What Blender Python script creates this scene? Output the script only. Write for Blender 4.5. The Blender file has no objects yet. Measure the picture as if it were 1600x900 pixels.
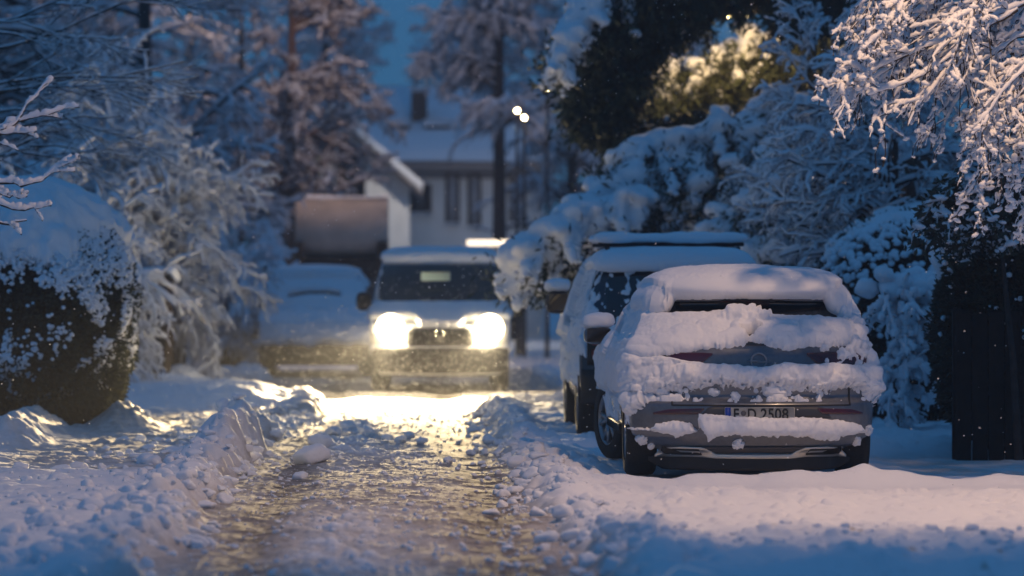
import bpy, math, random
import numpy as np
from mathutils import Vector
rng = np.random.default_rng(7)
random.seed(7)
scene = bpy.context.scene
COL = scene.collection
PI = math.pi

# ------------------------------------------------------------------ helpers
def mesh_np(name, V, F, mats=None, parent=None, smooth=True, attr=None):
    """V (n,3); F list of int arrays (m,3)/(m,4). One mesh object."""
    if not isinstance(F, list): F = [F]
    F = [f for f in F if len(f)]
    me = bpy.data.meshes.new(name)
    V = np.ascontiguousarray(V, dtype=np.float32)
    me.vertices.add(len(V)); me.vertices.foreach_set("co", V.ravel())
    nl = sum(f.size for f in F); npoly = sum(len(f) for f in F)
    me.loops.add(nl); me.polygons.add(npoly)
    me.loops.foreach_set("vertex_index", np.concatenate([f.ravel() for f in F]).astype(np.int32))
    tot = np.concatenate([np.full(len(f), f.shape[1], np.int32) for f in F])
    st = np.concatenate([[0], np.cumsum(tot)[:-1]]).astype(np.int32)
    me.polygons.foreach_set("loop_start", st)
    me.update(calc_edges=True)
    if smooth: me.polygons.foreach_set("use_smooth", np.ones(npoly, bool))
    if attr:
        for k, a in attr.items():
            at = me.attributes.new(k, 'FLOAT', 'POINT'); at.data.foreach_set("value", np.ascontiguousarray(a, dtype=np.float32))
    if mats is not None: me.materials.append(mats)
    me.update()
    o = bpy.data.objects.new(name, me); COL.objects.link(o)
    if parent is not None: o.parent = parent
    return o

def thing(name, label, cat, loc=(0, 0, 0), rz=0.0, group=None):
    o = bpy.data.objects.new(name, None); COL.objects.link(o)
    o.empty_display_size = .2
    o.location = loc; o.rotation_euler = (0, 0, rz)
    o['label'] = label; o['category'] = cat
    if group: o['group'] = group
    return o
def kind(o, k, label=None):
    o['kind'] = k
    if label: o['label'] = label
    return o

class MB:
    """accumulates verts/faces"""
    def __init__(s): s.V = []; s.F4 = []; s.F3 = []; s.n = 0
    def add(s, V, F):
        V = np.asarray(V, float).reshape(-1, 3); F = np.asarray(F, int)
        (s.F4 if F.shape[1] == 4 else s.F3).append(F + s.n); s.V.append(V); s.n += len(V)
    def box(s, a, b, bev=0.0):
        x0, y0, z0 = a; x1, y1, z1 = b
        if bev <= 0:
            V = [(x, y, z) for z in (z0, z1) for y in (y0, y1) for x in (x0, x1)]
            s.add(V, [(0, 2, 3, 1), (4, 5, 7, 6), (0, 1, 5, 4), (2, 6, 7, 3), (0, 4, 6, 2), (1, 3, 7, 5)]); return
        b_ = bev; V = []
        # rounded box : 24 verts
        def c(x, sx, y, sy, z, sz): return [(x - sx*b_, y - sy*b_, z), (x - sx*b_, y, z - sz*b_), (x, y - sy*b_, z - sz*b_)]
        idx = {}
        for i, (x, sx) in enumerate(((x0, -1), (x1, 1))):
            for j, (y, sy) in enumerate(((y0, -1), (y1, 1))):
                for k, (z, sz) in enumerate(((z0, -1), (z1, 1))):
                    idx[i, j, k] = len(V); V += c(x, sx, y, sy, z, sz)
        Z = lambda i, j, k: idx[i, j, k]; Y = lambda i, j, k: idx[i, j, k] + 1; X = lambda i, j, k: idx[i, j, k] + 2
        F = []; T = []
        for k in (0, 1):
            q = [Z(0,0,k), Z(1,0,k), Z(1,1,k), Z(0,1,k)]; F.append(q if k else q[::-1])
        for j in (0, 1):
            q = [Y(0,j,0), Y(1,j,0), Y(1,j,1), Y(0,j,1)]; F.append(q[::-1] if j else q)
        for i in (0, 1):
            q = [X(i,0,0), X(i,1,0), X(i,1,1), X(i,0,1)]; F.append(q if i else q[::-1])
        for j in (0, 1):
            for k in (0, 1):
                F.append([Z(0,j,k), Z(1,j,k), Y(1,j,k), Y(0,j,k)])
        for i in (0, 1):
            for k in (0, 1):
                F.append([Z(i,0,k), Z(i,1,k), X(i,1,k), X(i,0,k)])
        for i in (0, 1):
            for j in (0, 1):
                F.append([Y(i,j,0), Y(i,j,1), X(i,j,1), X(i,j,0)])
        for i in (0, 1):
            for j in (0, 1):
                for k in (0, 1): T.append([Z(i,j,k), Y(i,j,k), X(i,j,k)])
        s.add(V, F); s._tri(T)
    def _tri(s, T):
        s.F3.append(np.array(T) + s.n - 24)
    def grid(s, P, flip=False):
        P = np.asarray(P); n, m = P.shape[:2]
        i = np.arange(n * m).reshape(n, m)
        F = np.stack([i[:-1, :-1], i[1:, :-1], i[1:, 1:], i[:-1, 1:]], -1).reshape(-1, 4)
        s.add(P.reshape(-1, 3), F[:, ::-1] if flip else F)
    def tube(s, p0, p1, r0, r1, sides=12, cap=True):
        p0 = np.array(p0, float); p1 = np.array(p1, float); d = p1 - p0; d /= np.linalg.norm(d) + 1e-9
        a = np.cross(d, [0, 0, 1.0]) if abs(d[2]) < .9 else np.cross(d, [1.0, 0, 0]); a /= np.linalg.norm(a); b = np.cross(d, a)
        t = np.arange(sides) * 2 * PI / sides
        ring = np.cos(t)[:, None] * a + np.sin(t)[:, None] * b
        V = np.vstack([p0 + ring * r0, p1 + ring * r1, [p0], [p1]])
        i = np.arange(sides); j = (i + 1) % sides
        base = s.n
        s.add(V, np.stack([i, j, j + sides, i + sides], 1))
        if cap:
            s.F3.append(np.stack([j, i, np.full(sides, 2*sides)], 1) + base)
            s.F3.append(np.stack([i + sides, j + sides, np.full(sides, 2*sides+1)], 1) + base)
    def prism(s, pts, y0, y1):
        """polygon pts (x,z) extruded along y; convex fan"""
        n = len(pts); P = np.array(pts, float)
        V = [(x, y0, z) for x, z in P] + [(x, y1, z) for x, z in P] + [(P[:,0].mean(), y0, P[:,1].mean()), (P[:,0].mean(), y1, P[:,1].mean())]
        i = np.arange(n); j = (i + 1) % n; base = s.n
        s.add(V, np.stack([i, j, j + n, i + n], 1))
        s.F3.append(np.stack([j, i, np.full(n, 2*n)], 1) + base); s.F3.append(np.stack([i+n, j+n, np.full(n, 2*n+1)], 1) + base)
    def build(s, name, mat, parent=None, smooth=False):
        F = []
        if s.F4: F.append(np.vstack(s.F4))
        if s.F3: F.append(np.vstack(s.F3))
        return mesh_np(name, np.vstack(s.V), F, mat, parent, smooth)

# ---- noise
_T = rng.random((256, 256)); 
def vnoise2(x, y):
    xi = np.floor(x).astype(int); yi = np.floor(y).astype(int); fx = x - xi; fy = y - yi
    fx = fx*fx*(3-2*fx); fy = fy*fy*(3-2*fy)
    g = lambda a, b: _T[a & 255, b & 255]
    return (g(xi, yi)*(1-fx)+g(xi+1, yi)*fx)*(1-fy) + (g(xi, yi+1)*(1-fx)+g(xi+1, yi+1)*fx)*fy
def fbm2(x, y, o=4):
    s = 0; a = .5; n = 0
    for k in range(o):
        s = s + a*vnoise2(x*2**k+17.3*k, y*2**k+5.1*k); n += a; a *= .5
    return s/n
def vnoise3(p):
    i = np.floor(p).astype(int); f = p - i; f = f*f*(3-2*f)
    def g(dx, dy, dz): return _T[(i[..., 0]+dx + (i[..., 2]+dz)*57) & 255, (i[..., 1]+dy + (i[..., 2]+dz)*131) & 255]
    x, y, z = f[..., 0], f[..., 1], f[..., 2]
    a = (g(0,0,0)*(1-x)+g(1,0,0)*x)*(1-y)+(g(0,1,0)*(1-x)+g(1,1,0)*x)*y
    b = (g(0,0,1)*(1-x)+g(1,0,1)*x)*(1-y)+(g(0,1,1)*(1-x)+g(1,1,1)*x)*y
    return a*(1-z)+b*z
def fbm3(p, o=3):
    s = 0; a = .5; n = 0
    for k in range(o): s = s + a*vnoise3(p*2**k + 11.7*k); n += a; a *= .5
    return s/n
def lumps2(x, y, cell, seed=0, dens=1.0, rmin=.35, rmax=.75):
    """max of random dome bumps, one per cell, height in units of cell"""
    X = x/cell; Y = y/cell; xi = np.floor(X).astype(int); yi = np.floor(Y).astype(int)
    out = np.zeros_like(X)
    for dx in (-1, 0, 1):
        for dy in (-1, 0, 1):
            a = xi+dx; b = yi+dy
            r1 = _T[(a+seed*13) & 255, (b+7) & 255]; r2 = _T[(a+91) & 255, (b+seed*29) & 255]
            r3 = _T[(a*3+seed) & 255, (b*5+33) & 255]; r4 = _T[(a*7+seed) & 255, (b*3+133) & 255]
            sx = _T[(a*5+3) & 255, (b+55) & 255] - .5; sy = _T[(a+44) & 255, (b*7+9) & 255] - .5
            R = rmin+(rmax-rmin)*r3
            ux = X-(a+r1); uy = Y-(b+r2)
            d2 = ux*ux+uy*uy
            h = np.sqrt(np.maximum(R*R-d2, 0))*(.75+.5*r3) + (ux*sx+uy*sy)*.8*(d2 < R*R)
            out = np.maximum(out, h*(r4 < dens))
    return out*cell
def sstep(a, b, x):
    t = np.clip((x-a)/(b-a), 0, 1); return t*t*(3-2*t)

# ------------------------------------------------------------------ materials
def newmat(name):
    m = bpy.data.materials.new(name); m.use_nodes = True
    nt = m.node_tree; b = nt.nodes['Principled BSDF']; return m, nt, b
def simple(name, col, rough=.5, metal=0, coat=0, noise=0.0, scale=20, bump=0.0, emis=None, es=0, spec=.5):
    m, nt, b = newmat(name)
    b.inputs['Base Color'].default_value = (*col, 1); b.inputs['Roughness'].default_value = rough
    b.inputs['Metallic'].default_value = metal; b.inputs['Coat Weight'].default_value = coat
    b.inputs['Specular IOR Level'].default_value = spec
    if emis: b.inputs['Emission Color'].default_value = (*emis, 1); b.inputs['Emission Strength'].default_value = es
    if noise or bump:
        tc = nt.nodes.new('ShaderNodeTexCoord'); n = nt.nodes.new('ShaderNodeTexNoise')
        n.inputs['Scale'].default_value = scale; n.inputs['Detail'].default_value = 5
        nt.links.new(tc.outputs['Object'], n.inputs['Vector'])
        if noise:
            r = nt.nodes.new('ShaderNodeMapRange'); r.inputs['To Min'].default_value = 1-noise; r.inputs['To Max'].default_value = 1+noise
            r.inputs['From Min'].default_value = .3; r.inputs['From Max'].default_value = .7
            nt.links.new(n.outputs['Fac'], r.inputs['Value'])
            mx = nt.nodes.new('ShaderNodeMix'); mx.data_type = 'RGBA'; mx.blend_type = 'MULTIPLY'; mx.inputs['Factor'].default_value = 1
            mx.inputs[6].default_value = (*col, 1)
            nt.links.new(r.outputs['Result'], mx.inputs[7]); nt.links.new(mx.outputs[2], b.inputs['Base Color'])
        if bump:
            bp = nt.nodes.new('ShaderNodeBump'); bp.inputs['Strength'].default_value = bump; bp.inputs['Distance'].default_value = .01
            nt.links.new(n.outputs['Fac'], bp.inputs['Height']); nt.links.new(bp.outputs['Normal'], b.inputs['Normal'])
    return m

def snow_mat(name, col=(.80, .82, .86), sss=0.0, bscale=45, bump=.35, dist=.008):
    m, nt, b = newmat(name)
    b.inputs['Base Color'].default_value = (*col, 1); b.inputs['Roughness'].default_value = .9
    b.inputs['Specular IOR Level'].default_value = .06
    b.inputs['Subsurface Weight'].default_value = sss; b.inputs['Subsurface Scale'].default_value = .03
    b.inputs['Subsurface Radius'].default_value = (1, .9, .8)
    g = nt.nodes.new('ShaderNodeNewGeometry'); n = nt.nodes.new('ShaderNodeTexNoise')
    n.inputs['Scale'].default_value = bscale; n.inputs['Detail'].default_value = 6; n.inputs['Roughness'].default_value = .65
    nt.links.new(g.outputs['Position'], n.inputs['Vector'])
    bp = nt.nodes.new('ShaderNodeBump'); bp.inputs['Strength'].default_value = bump; bp.inputs['Distance'].default_value = dist
    nt.links.new(n.outputs['Fac'], bp.inputs['Height']); nt.links.new(bp.outputs['Normal'], b.inputs['Normal'])
    return m
SNOW = snow_mat('snow', sss=.0)
SNOWF = snow_mat('snow_soft', bscale=25, bump=.3)

def ground_mat():
    m, nt, b = newmat('ground_snow_and_slush')
    N = nt.nodes.new; L = nt.links.new
    at = N('ShaderNodeAttribute'); at.attribute_name = 'dirt'
    g = N('ShaderNodeNewGeometry'); n = N('ShaderNodeTexNoise'); n.inputs['Scale'].default_value = 9; n.inputs['Detail'].default_value = 7; n.inputs['Roughness'].default_value = .7
    L(g.outputs['Position'], n.inputs['Vector'])
    n2 = N('ShaderNodeTexNoise'); n2.inputs['Scale'].default_value = 55; n2.inputs['Detail'].default_value = 6; n2.inputs['Roughness'].default_value = .7
    L(g.outputs['Position'], n2.inputs['Vector'])
    r = N('ShaderNodeMapRange'); r.inputs['From Min'].default_value = .35; r.inputs['From Max'].default_value = .65
    r.inputs['To Min'].default_value = -.35; r.inputs['To Max'].default_value = .35; L(n.outputs['Fac'], r.inputs['Value'])
    ad = N('ShaderNodeMath'); ad.operation = 'ADD'; L(at.outputs['Fac'], ad.inputs[0]); 
    ml = N('ShaderNodeMath'); ml.operation = 'MULTIPLY'; L(r.outputs['Result'], ml.inputs[0]); L(at.outputs['Fac'], ml.inputs[1]); L(ml.outputs[0], ad.inputs[1]); ad.use_clamp = True
    cr = N('ShaderNodeValToRGB'); e = cr.color_ramp.elements
    e[0].position = 0; e[0].color = (.80, .82, .86, 1); e[1].position = 1; e[1].color = (.11, .094, .08, 1)
    k = e.new(.35); k.color = (.54, .52, .50, 1); k = e.new(.65); k.color = (.29, .262, .238, 1)
    L(ad.outputs[0], cr.inputs['Fac']); L(cr.outputs['Color'], b.inputs['Base Color'])
    rr = N('ShaderNodeMapRange'); rr.inputs['To Min'].default_value = .92; rr.inputs['To Max'].default_value = .85; L(ad.outputs[0], rr.inputs['Value']); L(rr.outputs['Result'], b.inputs['Roughness'])
    b.inputs['Specular IOR Level'].default_value = .05
    bp = N('ShaderNodeBump'); bp.inputs['Strength'].default_value = .30; bp.inputs['Distance'].default_value = .008
    L(n2.outputs['Fac'], bp.inputs['Height']); L(bp.outputs['Normal'], b.inputs['Normal'])
    return m
GROUND = ground_mat()
PAINT = simple('silver_grey_paint', (.135, .15, .175), .34, .6, .5, noise=.12, scale=30)
PAINT2 = simple('pale_grey_paint', (.24, .25, .27), .35, .4, .4, noise=.1, scale=20)
PAINTW = simple('white_paint', (.55, .56, .58), .4, 0, .4, noise=.08)
PAINTD = simple('dark_blue_grey_paint', (.035, .042, .055), .3, .5, .5, noise=.1)
BLACK = simple('black_plastic', (.012, .012, .013), .6, noise=.2)
RUBBER = simple('tyre_rubber', (.015, .015, .015), .85, noise=.3, scale=60, bump=.3)
GLASS = simple('dark_window_glass', (.008, .009, .011), .08, 0, .6)
RED = simple('red_lamp_lens', (.055, .004, .006), .15, 0, .8)
CHROME = simple('brushed_trim', (.55, .54, .50), .3, .8)
PLATE = simple('plate_white', (.60, .60, .57), .4)
PLATEBLUE = simple('plate_blue', (.01, .05, .35), .4)
PLATETXT = simple('plate_black', (.01, .01, .01), .5)
RIM = simple('alloy_rim', (.30, .31, .33), .35, .8)
BARK = simple('bark', (.035, .028, .024), .9, noise=.4, scale=14, bump=.6)
BARKR = simple('reddish_brown_twig', (.16, .095, .065), .9, noise=.4, scale=14)
NEEDLE = simple('spruce_needles', (.018, .032, .016), .7, noise=.45, scale=3)
NEEDLEY = simple('pine_needles', (.05, .06, .02), .7, noise=.45, scale=3)
HEDGE = simple('hedge_leaves', (.028, .036, .018), .7, noise=.45, scale=4)
WOODD = simple('dark_wood_boards', (.022, .017, .013), .8, noise=.35, scale=8, bump=.5)
WOODB = simple('brown_stained_boards', (.05, .032, .02), .8, noise=.35, scale=8, bump=.5)
WALLW = simple('pale_render', (.74, .75, .74), .8, noise=.08, scale=2)
WALLG = simple('pale_green_render', (.30, .36, .22), .8, noise=.08, scale=2)
EAVE = simple('dark_eave_boards', (.24, .21, .20), .8, noise=.2)
CHIM = simple('chimney_brick', (.12, .07, .055), .9, noise=.3, scale=12)
METALD = simple('dark_metal', (.03, .03, .032), .5, .6)
TANKM = simple('weathered_beige_metal', (.50, .42, .35), .85, 0, noise=.2, scale=2)

PALEPANE = simple('frosted_pane', (.26, .28, .32), .4)
# ------------------------------------------------------------------ camera, sky, lamps
F_PX = 6000.0
cam_d = bpy.data.cameras.new('camera'); cam = bpy.data.objects.new('camera', cam_d); COL.objects.link(cam)
cam.location = (0, 0, 1.48); cam.rotation_euler = (PI/2, 0, 0)
cam_d.sensor_width = 36; cam_d.lens = 36*F_PX/1600
cam_d.shift_x = 180/1600; cam_d.shift_y = -9/1600
cam_d.clip_end = 2000; cam_d.clip_start = .5
cam_d.dof.use_dof = True; cam_d.dof.focus_distance = 29.0; cam_d.dof.aperture_fstop = 1.75
scene.camera = cam
def at(px, py, Y): return np.array([(px-620)*Y/F_PX, Y, 1.48-(py-441)*Y/F_PX])

w = bpy.data.worlds.new("World"); scene.world = w; w.use_nodes = True
nt = w.node_tree; bg = nt.nodes['Background']
sky = nt.nodes.new('ShaderNodeTexSky'); sky.sky_type = 'NISHITA'; sky.sun_disc = False
sky.sun_elevation = math.radians(4); sky.sun_rotation = math.radians(200)
sky.ozone_density = 3; sky.air_density = 1.0; sky.dust_density = .5
mx = nt.nodes.new('ShaderNodeMix'); mx.data_type = 'RGBA'; mx.blend_type = 'MULTIPLY'; mx.inputs['Factor'].default_value = 1
mx.inputs[7].default_value = SKY_TINT = (.115, .40, 1.0, 1)
nt.links.new(sky.outputs[0], mx.inputs[6]); mx2 = nt.nodes.new('ShaderNodeMix'); mx2.data_type = 'RGBA'; mx2.inputs['Factor'].default_value = .75
mx2.inputs[7].default_value = (.23, 1.0, 2.25, 1); nt.links.new(mx.outputs[2], mx2.inputs[6]); nt.links.new(mx2.outputs[2], bg.inputs['Color'])
bg.inputs['Strength'].default_value = SKY_STRENGTH = .086
scene.view_settings.view_transform = 'Standard'; scene.view_settings.look = 'None'
scene.view_settings.exposure = EXPOSURE = 0.70; scene.view_settings.gamma = 1
scene.view_settings.use_curve_mapping = False

sd = bpy.data.lights.new('sun', 'SUN'); sd.energy = .015; sd.angle = math.radians(40); sd.color = (.55, .7, 1)
so = bpy.data.objects.new('sun', sd); COL.objects.link(so); so.rotation_euler = (math.radians(25), 0, math.radians(20))

def add_light(name, typ, loc, power, col, size=.1, aim=None, spot=None, blend=.5, parent=None):
    d = bpy.data.lights.new(name, typ); d.energy = power; d.color = col; d.shadow_soft_size = size
    if typ == 'SPOT': d.spot_size = math.radians(spot); d.spot_blend = blend
    o = bpy.data.objects.new(name, d); COL.objects.link(o); o.location = loc
    if aim is not None:
        o.rotation_euler = (Vector(aim)-Vector(loc)).to_track_quat('-Z', 'Y').to_euler()
    if parent is not None: o.parent = parent
    return o
BULB = simple('warm_lamp_glass', (.8, .7, .5), .4, emis=(1, .72, .34), es=25)
def street_lamp(label, x, y, h, arm, power, spot, aim, blend, col=(1, .66, .34), bulbsz=.12, group=None):
    t = thing('street_lamp', label, 'street lamp', (x, y, 0), group=group)
    m = MB(); m.tube((0,0,0), (0,0,h), .07, .045, 12); m.tube((0,0,0), (0,0,.5), .11, .10, 12); m.build('post', METALD, t, True)
    m = MB(); m.tube((0,0,h-.05), (arm*.55,0,h+.18), .035, .03, 8); m.tube((arm*.55,0,h+.18), (arm,0,h+.2), .03, .03, 8); m.build('arm', METALD, t, True)
    m = MB(); m.box((arm-.3, -.13, h+.16), (arm+.3, .13, h+.26), .03); hd = m.build('lamp_head', METALD, t)
    m = MB(); m.box((arm-.2, -.09, h+.12), (arm+.2, .09, h+.157), .012); m.build('bulb', BULB, hd)
    if power:
        if spot: add_light('lamp_light', 'SPOT', (x+arm, y, h+.08), power, col, bulbsz, aim, spot, blend)
        else: add_light('lamp_light', 'POINT', (x+arm, y, h+.02), power, col, bulbsz)
    return t

# ------------------------------------------------------------------ ground height
def edgeR(y): return .93 + .10*(fbm2(y*.7, y*0+3.3, 2)-.5) + .06*(fbm2(y*2.5, y*0+9, 2)-.5)*2 + 1.3*sstep(45, 49, y) + .10*np.exp(-((y-20)/3)**2)
def edgeL(y): return -1.24 - .16*(fbm2(y*.6, y*0+13.3, 2)-.5)*2 + .09*(fbm2(y*2.1, y*0+19, 2)-.5)*2 + .35*sstep(36, 42, y) - 1.1*sstep(46, 50, y)
def H(x, y):
    """height and dirt"""
    eL = edgeL(y); eR = edgeR(y)
    dl = eL-x; dr = x-eR
    on = (dl < 0) & (dr < 0)
    n1 = fbm2(x*2.2, y*1.6, 4); n2 = fbm2(x*9, y*6, 4); n3 = fbm2(x*28+5, y*22, 3)
    # road
    trk = np.exp(-((x-(.62+.05*np.sin(y*.5)))/.22)**2) + .8*np.exp(-((x+.80+.04*np.sin(y*.6))/.17)**2)
    mid = np.exp(-((x+.35)/.32)**2)*(1-sstep(24, 26, y)) + np.exp(-((x+.45)/.45)**2)*sstep(30, 33, y)*(1-sstep(40, 42, y))
    rl = lumps2(x, y, .07, 3, .30)*(.08+.5*mid) + lumps2(x, y, .15, 5, .12)*mid*.5 + lumps2(x, y, .035, 8, .4)*.12 + .010*(vnoise2(x*22, y*.5)-.5) + .005*(vnoise2(x*48, y*1.2)-.5)
    road = .035*(n1-.5)+.008*(n2-.5)+.006*(n3-.5) - .030*trk + rl*.7*(1-.75*np.clip(trk, 0, 1)) + .03*mid*n2
    # banks
    def bank(d, h, wid, plate): 
        up = sstep(-.08, .26, d + .20*(n2-.5))
        return up*(plate + (h-plate)*(1-sstep(wid*.5, wid*1.8, d)))
    big = lumps2(x, y, .34, 11, .7); med = lumps2(x, y, .17, 12, .75); sml = lumps2(x, y, .08, 14, .8)
    lum = np.maximum(np.maximum(big*.42, med*.60), sml*.85) + .25*lumps2(x, y, .045, 24, .8)
    # right
    hR = .085 + .11*np.exp(-((y-39)/4)**2)+.06*(n1-.5)
    bR = bank(dr, hR, .30, .045)
    rough_r = np.exp(-((dr-.22)/.26)**2) + .8*(1-sstep(20.6, 22.6, y+1.6*(fbm2(x*1.1, y*.8, 3)-.5))) + .45*sstep(42, 44, y)*(1-sstep(51, 52, y))
    drift = .07*np.exp(-((y-28.25-.12*(n1-.5))/.16)**2)*sstep(1.45, 1.75, x)*(1-sstep(4.3, 5.2, x))*(.25+1.1*fbm2(x*2.1+3.1, y*0+2, 3)**1.3*1.6)
    drift += -.02+.085*np.exp(-((x-2.90)/.22)**2-((y-28.2)/.2)**2) + .05*np.exp(-((x-3.4)/.2)**2-((y-28.2)/.2)**2)
    soft = .08*lumps2(x, y, .55, 31, .5)+.22*lumps2(x, y, .17, 33, .16)*(vnoise2(x*.8, y*.6) > .45)+.5*lumps2(x, y, .07, 35, .10) + .08*(fbm2(x*1.1, y*.8, 4)-.5) + .022*(n2-.5) + .006*(n3-.5)
    car_ = sstep(26.3, 27.8, y)*(1-sstep(34, 35, y))*sstep(.5, .9, dr)
    zR = bR*(1-.7*car_) + soft*sstep(.1, .5, dr)*(1-.65*car_) - .018*car_ + drift + lum*rough_r*.62 + .05*np.exp(-((x-5.2)/.8)**2-((y-25.5)/1.5)**2) + .07*(1-sstep(20.6, 22.2, y))*sstep(0, .5, dr)
    # driveway on right: shallow
    drv = sstep(29.4, 30, y)*(1-sstep(33.4, 34, y))*sstep(3.9, 4.3, x)
    zR = zR - .03*drv + .05*sstep(33.5, 36, y)*sstep(3.7, 4.4, x)
    # left
    path = sstep(29.0, 29.8, y+.5*(n1-.5))*(1-sstep(42.0, 43.5, y))*sstep(.42, .70, dl+.25*(n1-.5)+.35*sstep(38, 42, y))*(1-sstep(3.3+.0*y, 4.0, -x+(36-y)*.09))
    hL = .10 + .22*sstep(27.5, 31.5, y)*(1-sstep(35.5, 37.2, y)) - .06*sstep(36.5, 37.5, y) + .05*sstep(42, 43, y) + .12*(n1-.5)*sstep(24,28,y)+.05*(n1-.5)
    bL = bank(dl, hL, .30, .035)
    pileL = .24*np.exp(-((x+3.45+.02*(y-34))/.30)**2)*sstep(33.2, 34.2, y)*(1-sstep(37, 38.5, y)) + .26*np.exp(-((x+2.72)/.28)**2-((y-38.2)/.9)**2)
    farL = .22*sstep(43.5, 45.5, y)*(1-sstep(50, 54, y)) + .30*np.exp(-((x+2.25)/.55)**2-((y-57)/3.5)**2) + .25*np.exp(-((x+3.0)/.4)**2-((y-53)/1.5)**2)
    rough_l = (.42+1.0*np.exp(-((dl-.22)/.30)**2))*(1-.9*path)*(1-.8*sstep(36.5, 37.5, y)*(1-sstep(41.5, 42.5, y)))
    zL = bL*(1-.85*path) + lum*rough_l*.8 + .05*(n1-.5)+.03*(n2-.5)*(1-.4*path) + pileL*(1+.6*(n2-.5)) + farL*sstep(.2, .9, dl) + path*.02*n3 + path*lumps2(x, y, .12, 9, .10)*.25
    edgeb = np.minimum(sstep(-.05, .15, dl), 1)
    z = np.where(on, 0, 0)*1.0
    kR = sstep(-.06, .06, dr); kL = sstep(-.06, .06, dl)
    z = road*(1-kR)*(1-kL) + zR*kR + zL*kL
    # dirt
    dirt = (.50 + .30*np.clip(trk, 0, 1) + .35*(n1-.5) - 4*mid*rl - .20*mid - np.clip(rl*2.5, 0, .35))*(1-kR)*(1-kL)
    dirt = dirt + kL*(path*(.34+.4*(n1-.5)) + .12*(n2-.35)*(1-path)+.22*np.exp(-((dl-.0)/.2)**2)) + kR*(.30*drv*n1*1.5 + .25*np.exp(-((dr-.0)/.12)**2))
    speck = (vnoise2(x*16, y*9+4) > .90)*sstep(.5,.7,fbm2(x*1.3+9, y*1.1, 2))*.6*(1-sstep(20.9, 21.4, y))*kR
    dirt = np.clip(dirt + speck, 0, 1)
    far = sstep(60, 75, y); z = z*(1-far*.8)
    return z, dirt
def GZ(x, y): return float(H(np.array([float(x)]), np.array([float(y)]))[0][0])

def build_ground():
    ys = [12.0]
    while ys[-1] < 66: ys.append(ys[-1] + (.024*(max(ys[-1], 19)/20)**1.7 if ys[-1] > 18.2 else .12))
    ys = np.array(ys); n = len(ys)
    def sheet(name, u, xf, mat, k, lab):
        Y = np.repeat(ys[:, None], len(u), 1); X = xf(Y, u)
        z, d = H(X, Y)
        m = MB(); m.grid(np.stack([X, Y, z], -1), flip=True)
        # far continuation and surrounding sheets are separate below
        o = mesh_np(name, np.vstack(m.V), [np.vstack(m.F4)], mat, attr={'dirt': d.ravel()}); kind(o, 'structure', lab)
    u = np.linspace(0, 1, 200)
    sheet('road', u, lambda Y, u: edgeL(Y)*(1-u)+edgeR(Y)*u, GROUND, 'structure', 'slushy rutted road')
    def right(Y, u): # non-linear: fine near road, to x~11
        return edgeR(Y) + u*1.0
    ur = np.concatenate([np.arange(0, 4.6, .016), np.arange(4.6, 12, .10)])
    sheet('ground_verge', ur, right, GROUND, 'structure', 'snow beside the road')
    ul = -np.concatenate([np.arange(0, 3.8, .018), np.arange(3.8, 10, .12)])[::-1]
    sheet('ground_field', ul, lambda Y, u: edgeL(Y)+u, GROUND, 'structure', 'lumpy snow beside the road')
    # big flat sheet to the horizon, below
    g = MB()
    xs = np.array([-600, -60, -20, -8, 0, 8, 20, 60, 600.]); yy = np.array([-200, -20, 0, 12, 40, 66, 90, 150, 800.])
    X, Y = np.meshgrid(xs, yy); g.grid(np.stack([X, Y, X*0-.18], -1), flip=True)
    o = mesh_np('terrain', np.vstack(g.V), [np.vstack(g.F4)], GROUND, attr={'dirt': np.full(X.size, .04)}); kind(o, 'structure', 'snowy ground reaching the distance')
build_ground()
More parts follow.
